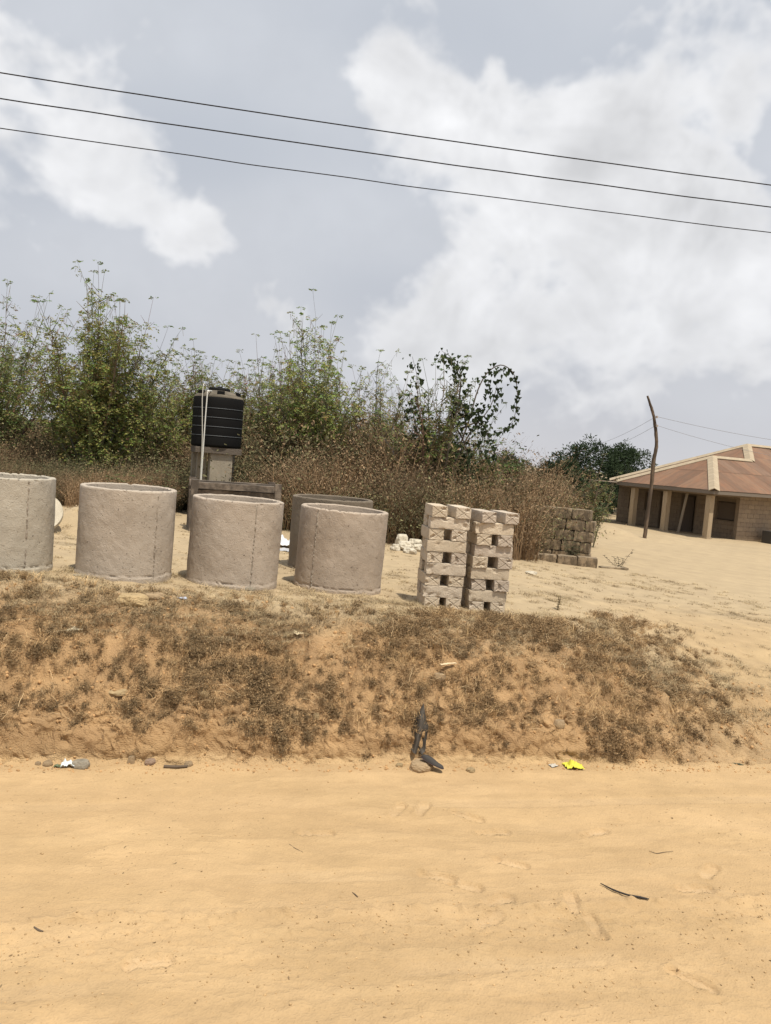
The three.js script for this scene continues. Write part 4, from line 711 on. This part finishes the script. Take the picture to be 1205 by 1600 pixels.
function scatter(name, geo, list, label, category, mat) {
  const m = new THREE.InstancedMesh(geo, mat, list.length), q = new THREE.Matrix4(), e = new THREE.Euler(), qt = new THREE.Quaternion();
  list.forEach(([p, rx, ry, rz, s, c], i) => { e.set(rx, ry, rz, 'YXZ'); qt.setFromEuler(e); const sv = Array.isArray(s) ? s : [s, s, s]; q.compose(V3(p), qt, new THREE.Vector3(...sv)); m.setMatrixAt(i, q); m.setColorAt(i, rgb(...c)); });
  m.name = numbered(name); m.userData.kind = 'stuff'; tag(m, label, category); scene.add(m); return m;
}
{
  const clumpA = brushClump(1, 1.5, 46, 3, 0.9, 0.036, 0.5, 0.005), clumpB = brushClump(2, 1.25, 24, 8, 1.1, 0.045), r = rng(77), brown = [], olive = [];
  for (let i = 0; i < 5200; i++) {
    const D = 15.2 + 16 * Math.pow(r(), 1.4), x = -0.62 * D + r() * (0.62 * D + (D < 19 ? 5.0 : 0.20 * D + 2.6)); const e = 0.7 * n3(x * 0.5, 3, 1);
    const front = 16.2 + e + (x < -3 ? -0.6 : 0); if (D < front) continue;
    if (x > -4.9 && x < -2.9 && D < 18.6) continue;
    if (x > 0.212 * D - 0.05 || (D < 19.6 && x > 3.3) || (x > 3.4 && D < 17.6)) continue;
    // height of the brush, low at the left, tall in the middle
    const tall = (x < -4.5 ? 0.62 : x < -2.6 ? 0.8 : 1.1) * (1 + (x < 0.8 ? 0.75 : 0.2) * ss(17.5, 21, D)); const s = tall * (0.75 + 0.5 * r()) * (0.85 + 0.15 * ss(front, front + 2, D)) * (r() < 0.12 ? 1.35 : 1);
    const patch = 0.85 + 0.6 * n3(x * 0.9, 3, D * 0.9), g = n3(x * 0.35, 6, D * 0.4) + 0.12 * ss(18, 22, D) + (x < -5 ? 0.25 : x < 0 ? 0.12 : -0.22), k = (0.75 + 0.8 * r()) * patch;
    if (g > 0.12 + 0.3 * (r() - 0.5)) olive.push([pt(x, D), 0, r() * 6.28, (r() - 0.5) * 0.2, [s * 1.1, s, s * 1.1], [0.135 * k, 0.125 * k, 0.06 * k]]);
    else brown.push([pt(x, D), 0, r() * 6.28, (r() - 0.5) * 0.2, [s * 1.1, s, s * 1.1], [0.255 * k, 0.175 * k, 0.10 * k]]);
  }
  scatter('dry_brush', clumpA, brown, 'tangled rusty brown dry brush behind rings and block stacks', 'brush', dryMat);
  scatter('olive_brush', clumpB, olive, 'dull olive green scrub around the feet of the trees', 'brush', dryMat);
  // far scrub closing the horizon
  const far = []; const clumpC = brushClump(3, 2.6, 14, 7, 1.4, 0.16);
  for (let i = 0; i < 2600; i++) { const D = 34 + 70 * r(), x = -0.75 * D + r() * 1.6 * D; if (x > 0.2 * D + 1 && D < 62) continue; const k = 0.8 + 0.4 * r(), s = 0.75 + 0.5 * r(); far.push([[x, ground(x, D) - 0.1, -D], 0, r() * 6.28, 0, s, [0.12 * k, 0.115 * k, 0.06 * k]]); }
  scatter('far_scrub', clumpC, far, 'distant olive scrub closing the view behind the trees', 'scrub', dryMat);
}
// ---------------------------------------------------------------- weeds on the bank
{
  const creepA = brushClump(11, 0.085, 12, 4, 0.10, 0.016, 0.06, 0.0018, 0.12), creepB = brushClump(12, 0.06, 12, 3, 0.12, 0.013, 0.07, 0.0016, 0.1), r = rng(5), dark = [], mid = [], straw = [];
  // straw tuft: thin curved blades
  const sp = new Soup(), rs = rng(9);
  for (let i = 0; i < 26; i++) { const a = rs() * 6.283, l = 0.05 + 0.14 * rs(), h = 0.05 + 0.13 * rs(), b = [(rs() - 0.5) * 0.12, -0.01, (rs() - 0.5) * 0.12], k = 0.7 + 0.6 * rs(); let p = b; for (let j = 1; j <= 4; j++) { const u = j / 4, n = [b[0] + Math.cos(a) * l * u * u, h * (u - 0.45 * u * u), b[2] + Math.sin(a) * l * u * u], w = [0.0022 * (1.1 - u) * Math.sin(a), 0, -0.0022 * (1.1 - u) * Math.cos(a)]; sp.quad(add(p, w, -1), add(p, w), add(n, w), add(n, w, -1), [k, k, k]); p = n; } }
  const strawGeo = sp.geo();
  for (let i = 0; i < 60000; i++) {
    const x = -5 + 9.6 * r(), s = 0.02 + 2.9 * r(), w = weedDensity(x, s); if (r() > 0.5 * Math.pow(Math.max(0, w), 1.25)) continue;
    const D = groundS(x, s), p = pt(x, D, -0.004), tiltOut = 0.55 * (1 - ss(0.3, 1.6, s)), k = 0.65 + 0.7 * r(), which = r() + 0.35 * n3(x * 1.1, 4, s * 1.1), sz = (0.6 + 0.6 * r()) * (0.75 + 0.4 * w);
    const ol = x < -0.2 ? 1 : 0.55;
    
    if (which < 0.42) dark.push([p, tiltOut, (r() - 0.5) * 2.5, 0, sz, [mix(0.31, 0.27, ol) * k, mix(0.20, 0.185, ol) * k, mix(0.10, 0.095, ol) * k]]);
    else if (which < 0.8) mid.push([p, tiltOut, (r() - 0.5) * 2.5, 0, sz, [0.46 * k, 0.31 * k, 0.16 * k]]);
    else straw.push([p, tiltOut, r() * 6.28, 0, 0.5 + 0.9 * r() * r(), [0.44 * k, 0.30 * k, 0.15 * k]]);
  }
  const cap = (a, n) => a.slice(0, n);
  scatter('creeping_weeds', creepA, cap(dark, 9000), 'dark dry creeping weeds matted over the earth bank', 'weeds', dryMat);
  scatter('withered_weeds', creepB, cap(mid, 9000), 'withered brown weeds over the earth bank', 'weeds', dryMat);
  // long bent stems lying over the weeds
  {
    const g2 = new Soup(), q = rng(19);
    for (let i = 0; i < 5; i++) { const a = q() * 6.283, L = 0.14 + 0.16 * q(), bend = (q() - 0.5) * 1.6, b = [(q() - 0.5) * 0.14, 0.01, (q() - 0.5) * 0.14], k = 0.75 + 0.5 * q(); let p = b, h = a; for (let j = 1; j <= 6; j++) { h += bend / 6; const u = j / 6, n = [p[0] + Math.cos(h) * L / 6, 0.012 + 0.07 * Math.sin(u * 2.4) * (0.4 + q() * 0.3), p[2] + Math.sin(h) * L / 6]; stick(g2, p, n, 0.0017, 0.0014, [k, k, k]); p = n; } }
    const lying = []; for (let i = 0; i < 9000; i++) { const x = -4.6 + 8.6 * r(), s = 0.06 + 1.9 * r(), w = weedDensity(x, s); if (r() > 0.09 * Math.max(0, w) + 0.005 || s < 0.16) continue; const D = groundS(x, s), k = 0.75 + 0.5 * r(); lying.push([pt(x, D, 0.005), 0.5 * (1 - ss(0.4, 1.5, s)), (r() - 0.5) * 3, 0, 0.5 + 0.6 * r(), [0.50 * k, 0.36 * k, 0.20 * k]]); }
    scatter('fallen_straw', g2.geo(), lying, 'long pale straw stems lying over the weeds of the bank', 'straw', dryMat);
  }
  // straw and thin grass along the bank top and over the plateau
  for (let i = 0; i < 26000; i++) {
    const x = -5 + 12 * r(), s = 0.75 + 9 * Math.pow(r(), 1.7), D = groundS(x, s); if (Math.abs(x) > 0.56 * D + 0.4) continue;
    let d = 0.34 * ss(0.7, 1.1, s) * (1 - ss(1.6, 2.6, s)) + 0.16 * ss(0.05, 0.35, n3(x * 0.8, 2, D * 0.8)) + 0.05; d *= (0.5 + 1.2 * ss(-0.2, 0.4, n3(x * 2.2, 8, D * 2.2))); d *= 1 - 0.85 * ss(3.0, 4.6, x) * (1 - ss(9, 14, D)); if (r() > d) continue;
    const k = 0.7 + 0.6 * r(), q = r() < 0.4; (q ? mid : straw).length; straw.push([pt(x, D, -0.003), 0, r() * 6.28, 0, [0.7 + 0.6 * r(), 0.25 + 0.35 * r(), 0.7 + 0.6 * r()], q ? [0.23 * k, 0.165 * k, 0.09 * k] : [0.40 * k, 0.31 * k, 0.18 * k]]);
  }
  scatter('dry_grass', strawGeo, straw, 'thin dry straw grass along the bank top and sandy ground', 'grass', dryMat);
}
// ---------------------------------------------------------------- small plants
function leafyPlant(name, label, x, D, hgt, spread, n, seed, col, L = 0.05) {
  const r = rng(seed), t = thing(name, label, 'plant', [x, ground(x, D) - 0.02, -D]), wood = new Soup(), leaf = new Soup();
  for (let i = 0; i < n; i++) { const a = r() * 6.283, l = spread * r(), h = hgt * (0.4 + 0.6 * r()); let p = [0, 0, 0]; for (let k = 1; k <= 6; k++) { const u = k / 6, q = [Math.cos(a) * l * u + 0.02 * (r() - 0.5), h * u, Math.sin(a) * l * u + 0.02 * (r() - 0.5)]; stick(wood, p, q, 0.005, 0.004, [0.14, 0.11, 0.07]); for (let m = 0; m < 4; m++) { const b = r() * 6.283, d = norm([Math.cos(b), 0.3 - 0.6 * r(), Math.sin(b)]), k2 = 0.7 + 0.6 * r(); leaflet(leaf, q, d, norm(cross(d, [0.1, 1, 0])), L * (0.7 + 0.6 * r()), L * 0.3, col.map((c) => c * k2)); } p = q; } }
  part('stem', wood.geo(), dryMat, t); part('foliage', leaf.geo(), leafMat, t);
}
leafyPlant('leafy_shrub', 'small olive leafy shrub growing against the ruined wall', 4.45, 18.0, 0.62, 0.36, 26, 61, [0.09, 0.095, 0.045], 0.06);
leafyPlant('straggly_weed', 'straggly weed with few leaves on the sand beside the ruined wall', 5.55, 18.0, 0.55, 0.5, 5, 62, [0.10, 0.085, 0.05], 0.07);
leafyPlant('leafy_shrub', 'bright green broad-leaved plants between the ruin and the bungalow wall', 10.9, 40.5, 1.3, 1.0, 30, 63, [0.10, 0.14, 0.06], 0.22);
leafyPlant('seedling', 'thin seedling with few drooping leaves on the bank top past the stacks', 2.2, 9.4, 0.22, 0.06, 2, 64, [0.16, 0.12, 0.05], 0.035);
leafyPlant('leafy_shrub', 'small bright green shrub at the brush edge behind the second ring', -5.55, 16.0, 0.85, 0.6, 40, 65, [0.055, 0.10, 0.025], 0.09);
leafyPlant('leafy_shrub', 'pale green shrub beside the tank stand', -4.75, 16.6, 1.2, 0.5, 26, 66, [0.13, 0.15, 0.06], 0.08);
// ================================================================ STONES, LITTER, PEBBLES
function stoneGeo(seed, sx, sy, sz, d = 5, rough = 0.28) {
  const g = new THREE.IcosahedronGeometry(1, d), p = g.attributes.position;
  for (let i = 0; i < p.count; i++) { let x = p.getX(i), y = p.getY(i), z = p.getZ(i); const k = 1 + rough * fbm(x * 1.1 + seed, y * 1.1, z * 1.1, 3) + 0.08 * fbm(x * 5, y * 5 + seed, z * 5, 2); const f = Math.max(-0.72, Math.min(0.72, y * k)); p.setXYZ(i, x * k * sx, f * sy, z * k * sz); }
  g.computeVertexNormals(); return g;
}
const stoneMat = (r, g, b) => new THREE.MeshStandardMaterial({ color: rgb(r, g, b), map: cementMap, bumpMap: gritBump, bumpScale: 0.006, roughness: 1 });
const yel = stoneMat(0.50, 0.37, 0.20), tan = stoneMat(0.44, 0.32, 0.19), greyS = stoneMat(0.36, 0.32, 0.25), whiteS = stoneMat(0.66, 0.60, 0.48);
const stones = [
  ['large smooth yellowish stone on the bank top before the second ring', -2.24, 6.98, 0.145, 0.085, 0.10, yel, 0.025, 0.2],
  ['flat yellowish stone behind the large smooth stone', -2.08, 7.12, 0.10, 0.05, 0.07, tan, 0.01, 0.5],
  ['flat yellow stone slab stuck in the middle of the bank', -2.08, 6.22, 0.085, 0.03, 0.07, yel, -0.085, 0.4],
  ['grey flat-topped stone at the bank foot beside white litter', -2.19, 5.80, 0.066, 0.05, 0.05, greyS, 0.022, 0.1],
  ['small tan stone at the bank foot beside the litter', -2.43, 5.76, 0.036, 0.034, 0.032, tan, 0.012, 0],
  ['tiny tan stone at the foot of the bank', -2.50, 5.75, 0.022, 0.02, 0.02, tan, 0.008, 0],
  ['upright tan stone chip leaning on the bank foot', -1.83, 5.88, 0.028, 0.055, 0.02, tan, 0.02, 0.3],
  ['pinkish pointed stone chip at the bank foot', -1.69, 5.91, 0.045, 0.035, 0.03, stoneMat(0.42, 0.30, 0.22), 0.012, 0.6],
  ['tan stone at the bank foot before the dark weeds', -1.40, 5.97, 0.035, 0.035, 0.03, tan, 0.012, 0.2],
  ['rounded tan stone under the black shoe at the bank foot', 0.46, 6.27, 0.10, 0.07, 0.075, tan, 0.02, 0.3],
  ['small pale stone beside the black rag', 0.28, 6.26, 0.032, 0.024, 0.024, yel, 0.008, 0.3],
  ['small yellowish stone lying at the road edge past the shoe', 0.88, 6.30, 0.04, 0.03, 0.03, yel, 0.008, 0.1],
  ['pale broken stone at the foot of the third ring', -1.36, 8.06, 0.06, 0.04, 0.04, greyS, 0.01, 0.3],
  ['flat grey stone at the foot of the second ring', -2.98, 7.72, 0.11, 0.022, 0.05, greyS, 0.006, 0.1],
  ['small pale clod among weeds in mid bank', -0.80, 6.96, 0.045, 0.04, 0.04, yel, 0.02, 0.1],
  ['pale clod in the dark weeds below the third ring', -0.45, 6.40, 0.032, 0.05, 0.03, yel, 0.02, 0.1],
  ['yellow clod in the dark weeds of the bank', -1.37, 6.24, 0.04, 0.045, 0.03, yel, 0.02, 0.4],
  ['triangular tan clod above the bank foot', 1.70, 6.78, 0.06, 0.06, 0.04, tan, 0.02, 0.4],
  ['rounded tan clod in the bank near the bare patch', 0.60, 6.86, 0.06, 0.045, 0.05, tan, 0.015, 0.1]];
stones.forEach(([label, x, D, sx, sy, sz, m, up, turn], i) => { const s = solo('stone', stoneGeo(i * 2.3 + 1, sx, sy, sz, sx > 0.05 ? 7 : 4), m, label, 'stone', pt(x, D, up * 0.6)); s.rotation.y = turn; });
// rubble behind the fourth ring
[[0.42, 14.4, 0.16, 0.13, 0.15, 'largest pale lump of the rubble heap behind the fourth ring'], [0.68, 14.5, 0.15, 0.10, 0.12, 'rounded pale lump of the rubble heap nearest the block stacks'], [0.24, 14.3, 0.10, 0.09, 0.10, 'pale lump of the rubble heap against the fourth ring'], [0.52, 14.15, 0.12, 0.08, 0.1, 'low pale lump in front of the rubble heap'], [0.34, 14.55, 0.12, 0.2, 0.11, 'upright pale lump behind the rubble heap'], [0.80, 14.3, 0.08, 0.06, 0.07, 'small pale lump at the side of the rubble heap'], [0.62, 14.75, 0.12, 0.16, 0.1, 'tall pale lump at the back of the rubble heap'], [2.62, 13.4, 0.10, 0.05, 0.08, 'single pale stone past the block stacks']].forEach(([x, D, a, b, c, l], i) => solo('rubble_lump', stoneGeo(40 + i * 1.9, a, b, c, 6, 0.6), whiteS, l, 'rubble', pt(x, D, b * 0.45), 'pale rubble lumps'));
// crumpled sheets: one builder, different things
function crumple(w, d, lift, seed, n = 16) {
  const g = new THREE.PlaneGeometry(w, d, n, n); g.rotateX(-Math.PI / 2); const p = g.attributes.position;
  for (let i = 0; i < p.count; i++) { const x = p.getX(i), z = p.getZ(i), q = Math.hypot(x / w, z / d) * 2; p.setXYZ(i, x * (1 - 0.25 * Math.abs(n3(z * 20 / d * 0.3, seed, 2))), lift * (0.25 + 0.9 * Math.abs(fbm(x / w * 3 + seed, 2, z / d * 3, 3)) * 1.6) * (1 - 0.55 * q) + 0.004, z * (1 - 0.25 * Math.abs(n3(x * 20 / w * 0.3, seed, 5)))); }
  g.computeVertexNormals(); const q = g.clone(); q.translate(0, -0.003, 0); return mergeGeometries([g, q]);
}
const plastic = (r, g, b, ro = 0.4) => new THREE.MeshStandardMaterial({ color: rgb(r, g, b), roughness: ro, side: THREE.DoubleSide });
function litter(name, label, cat, x, D, w, d, lift, seed, mat, turn = 0, up = 0) { const m = solo(name, crumple(w, d, lift, seed), mat, label, cat, pt(x, D, up)); m.rotation.y = turn; return m; }
litter('plastic_wrapper', 'crumpled bright yellow plastic wrapper at the bank foot', 'wrapper', 1.80, 6.56, 0.17, 0.12, 0.10, 3, plastic(0.56, 0.52, 0.05, 0.7), 0.2);
litter('plastic_wrapper', 'small clear grey plastic scrap beside the yellow wrapper', 'wrapper', 1.62, 6.53, 0.07, 0.06, 0.03, 5, plastic(0.45, 0.42, 0.36), 0.5);
litter('plastic_sachet', 'crumpled white and blue sachet beside the grey stone at bank foot', 'sachet', -2.28, 5.77, 0.10, 0.08, 0.08, 7, plastic(0.62, 0.66, 0.66), 0.3);
litter('plastic_sachet', 'dark green scrap lying beside the crumpled white sachet', 'sachet', -2.35, 5.75, 0.05, 0.05, 0.03, 8, plastic(0.10, 0.12, 0.06), 0.1);
litter('plastic_sachet', 'small blue and white sachet on the bank top before the third ring', 'sachet', -1.83, 7.12, 0.10, 0.06, 0.035, 9, plastic(0.50, 0.55, 0.66), 0.1);
litter('paper_scrap', 'pale twisted paper scrap on the bank top below the second ring', 'scrap', -2.58, 6.52, 0.14, 0.035, 0.05, 10, plastic(0.6, 0.52, 0.36, 0.9), 0.5, 0.01);
litter('paper_scrap', 'pale paper scrap caught in weeds below the fourth ring', 'scrap', -0.72, 7.0, 0.08, 0.09, 0.05, 12, plastic(0.6, 0.5, 0.32, 0.9), 0.9, 0.02);
litter('paper_scrap', 'narrow pale strip lying on the weeds below the block stacks', 'scrap', 0.68, 6.96, 0.18, 0.035, 0.02, 13, plastic(0.6, 0.48, 0.3, 0.9), 0.6, 0.05);
litter('black_leaf', 'small dark leaf lying at the bank foot near the road bend', 'leaf', 3.40, 6.92, 0.10, 0.03, 0.02, 14, plastic(0.05, 0.055, 0.03, 0.9), -0.2);
litter('plastic_sheet', 'crumpled white plastic sheeting heaped behind the third ring', 'sheeting', -1.62, 12.9, 0.55, 0.4, 0.30, 15, plastic(0.6, 0.62, 0.64), 0.2);
litter('plastic_sheet', 'flat grey plastic sacking in front of the white sheeting', 'sheeting', -1.52, 12.4, 0.5, 0.35, 0.07, 16, plastic(0.42, 0.42, 0.43), 0.1);
// black rag hanging in the weeds
{
  const n = 26, g = new THREE.PlaneGeometry(0.12, 0.26, n, n), p = g.attributes.position;
  // hangs from a snag at the top, spreads and folds down the slope, hem ragged
  for (let i = 0; i < p.count; i++) { const u = p.getX(i) / 0.12, t = 0.5 - p.getY(i) / 0.26, hem = 0.03 * n3(u * 6, 2, 9) * ss(0.7, 1, t); const x = u * 0.12 * mix(0.45, 1.0, ss(0, 0.5, t)) - 0.035 * t * t + 0.012 * n3(t * 5, 4, u); const D = 6.52 - 0.15 * t, gx = 0.45 + x; p.setXYZ(i, gx, ground(gx, D) + 0.06 + 0.05 * (1 - t) * ss(0.5, 0.1, Math.abs(u)) + hem + 0.012 * Math.sin(u * 9 + t * 4), -D + 0.03 * Math.sin(u * 10 + t * 3) * (0.3 + t) + 0.02 * n3(u * 3, t * 5, 3)); }
  g.computeVertexNormals(); const q = g.clone(); q.translate(0, 0, -0.003);
  solo('black_rag', mergeGeometries([g, q]), plastic(0.075, 0.064, 0.052, 1), 'black cloth rag hanging in the weeds over the bank foot', 'rag');
}
// worn black shoe on the stone
{
  const t = thing('worn_shoe', 'worn black shoe lying over the rounded stone at bank foot', 'shoe', pt(0.55, 6.25, 0.062), -0.35), m = plastic(0.045, 0.04, 0.036, 0.9);
  const ob = (L, W, hh, y0, open) => { const pos = [], idx = [], N = 26, M = 14; for (let i = 0; i <= N; i++) for (let j = 0; j <= M; j++) { const u = i / N, a = j / M * 2 * Math.PI, w = W * (0.62 + 0.38 * Math.sin(Math.min(1, u * 1.25) * 2.4)) * Math.sqrt(Math.max(0.02, 1 - Math.pow(Math.abs(u * 2 - 1), 5))), h = hh * (open ? mix(1.0, 0.45, ss(0.35, 0.75, u)) : 1) * Math.sqrt(Math.max(0.02, 1 - Math.pow(Math.abs(u * 2 - 1), 6))); pos.push((u - 0.5) * L, y0 + Math.max(open ? 0 : -1, Math.sin(a)) * h * (1 - 0.25 * (open && Math.abs(Math.cos(a)) < 0.5 && u < 0.35 ? 1 : 0)), Math.cos(a) * w); } for (let i = 0; i < N; i++) for (let j = 0; j < M; j++) { const a = i * (M + 1) + j, b = a + 1, c = a + M + 1, d = c + 1; idx.push(a, b, c, b, d, c); } const g = new THREE.BufferGeometry(); g.setAttribute('position', new THREE.Float32BufferAttribute(pos, 3)); g.setAttribute('uv', new THREE.Float32BufferAttribute(new Float32Array(pos.length / 3 * 2), 2)); g.setIndex(idx); g.computeVertexNormals(); return g; };
  part('sole', ob(0.215, 0.037, 0.007, 0, false), plastic(0.05, 0.03, 0.03, 0.8), t); part('upper', ob(0.205, 0.034, 0.034, 0.006, true), m, t); t.rotation.z = -0.30;
}
// sticks and the black strip on the road
const stickMat = new THREE.MeshStandardMaterial({ color: rgb(0.11, 0.08, 0.055), roughness: 1, side: THREE.DoubleSide });
const onGround = (list, up) => list.map(([x, D]) => [x, ground(x, D) + up, -D]);
solo('rubber_strip', taperTube(onGround([[1.545, 4.73], [1.61, 4.66], [1.68, 4.605], [1.75, 4.58], [1.80, 4.575]], 0.013), [0.003, 0.006, 0.0055, 0.0075, 0.004], 40, 6, 0.3), plastic(0.02, 0.016, 0.014, 0.7), 'curved black rubber strip lying on the sandy road', 'strip');
solo('twig', taperTube(onGround([[2.02, 5.22], [2.06, 5.19], [2.12, 5.22], [2.20, 5.25]], 0.004), [0.0015, 0.0025, 0.001], 24, 5, 0.2), stickMat, 'thin bent twig lying on the road beyond the black strip', 'twig');
solo('twig', taperTube(onGround([[-1.58, 5.90], [-1.50, 5.92], [-1.40, 5.93]], 0.012), [0.012, 0.013, 0.010], 24, 7, 0.3), stickMat, 'short brown stick lying along the bank foot', 'twig');
solo('twig', taperTube(onGround([[-0.46, 4.92], [-0.42, 4.88], [-0.36, 4.83]], 0.002), [0.001, 0.0018, 0.001], 20, 5, 0.2), stickMat, 'hair-thin straight twig on the smooth part of the road', 'twig');
solo('twig', taperTube(onGround([[-1.66, 3.86], [-1.63, 3.84], [-1.60, 3.835]], 0.003), [0.003, 0.007, 0.003], 16, 5, 0.2), stickMat, 'short dark stub on the road near its left end', 'twig');
solo('twig', taperTube(onGround([[-0.02, 4.42], [0.0, 4.40], [0.015, 4.375]], 0.004), [0.001, 0.004, 0.002], 16, 5, 0.2), stickMat, 'dark crumb of bark on the road before the stacks', 'twig');
// pebbles and crumbs: uncountable
{
  const g = new THREE.IcosahedronGeometry(1, 1); const p = g.attributes.position; for (let i = 0; i < p.count; i++) { const k = 1 + 0.3 * n3(p.getX(i) * 2, p.getY(i) * 2, p.getZ(i) * 2 + 3); p.setXYZ(i, p.getX(i) * k, p.getY(i) * k * 0.75, p.getZ(i) * k); } g.computeVertexNormals();
  const c = new Float32Array(p.count * 3).fill(1); g.setAttribute('color', new THREE.BufferAttribute(c, 3));
  const r = rng(404), peb = [], clod = [];
  for (let i = 0; i < 26000; i++) {
    const x = -3.4 + 7.4 * r(), D = 3.05 + 3.4 * r() + 0.2 * x * 0.6; if (Math.abs(x) > 0.6 * D) continue; const s = D - footLine(x); if (s > 0) continue;
    const c1 = 4.05 + 0.18 * x, d = 0.07 + 0.8 * Math.exp(-(((D - c1) / 0.28) ** 2)) + 0.5 * Math.exp(-(((D - 3.5 - 0.2 * x) / 0.4) ** 2)) + 0.9 * ss(-0.2, -0.02, s); if (r() > d * (0.5 + 0.8 * ss(-0.2, 0.4, n3(x * 2, 5, D * 2)))) continue;
    const sz = 0.0016 + 0.0075 * Math.pow(r(), 5) + (s > -0.2 ? 0.003 * r() : 0), k = 0.8 + 0.4 * r(); const dk = r() < 0.2; peb.push([pt(x, D, sz * 0.3), 0, r() * 6.28, r() * 0.5, dk ? [sz * (0.5 + 0.8 * r()), sz * 0.4, sz * 0.45] : sz * 0.8, dk ? [0.22 * k, 0.145 * k, 0.075 * k] : [0.42 * k, 0.285 * k, 0.145 * k]]);
  }
  for (let i = 0; i < 7000; i++) { const x = -4.4 + 9 * r(), s = -0.12 + 1.5 * Math.pow(r(), 1.6), D = groundS(x, s); if (Math.abs(x) > 0.58 * D) continue; const sz = (0.003 + 0.016 * Math.pow(r(), 6)) * (s < 0.15 ? 0.65 : 1), k = 0.85 + 0.3 * r(); clod.push([pt(x, D, sz * 0.2), r(), r() * 6.28, r(), sz, [0.43 * k, 0.26 * k, 0.12 * k]]); }
  for (let i = 0; i < 5000; i++) { const D = 7.6 + 8 * Math.pow(r(), 1.5), x = -0.56 * D + 1.1 * D * r(); const sz = 0.003 + 0.013 * Math.pow(r(), 5), k = 0.75 + 0.4 * r(); clod.push([pt(x, D, sz * 0.2), r(), r() * 6.28, r(), sz, [0.44 * k, 0.34 * k, 0.215 * k]]); }
  scatter('road_pebbles', g, peb, 'tiny pebbles and crumbs on the sandy road', 'pebbles', dryMat);
  scatter('earth_clods', g, clod, 'small clods of earth over bank and plateau', 'clods', dryMat);
}

scene.traverse((o) => { if (o.isMesh) { o.castShadow = true; o.receiveShadow = true; } });
renderer.render(scene, camera);
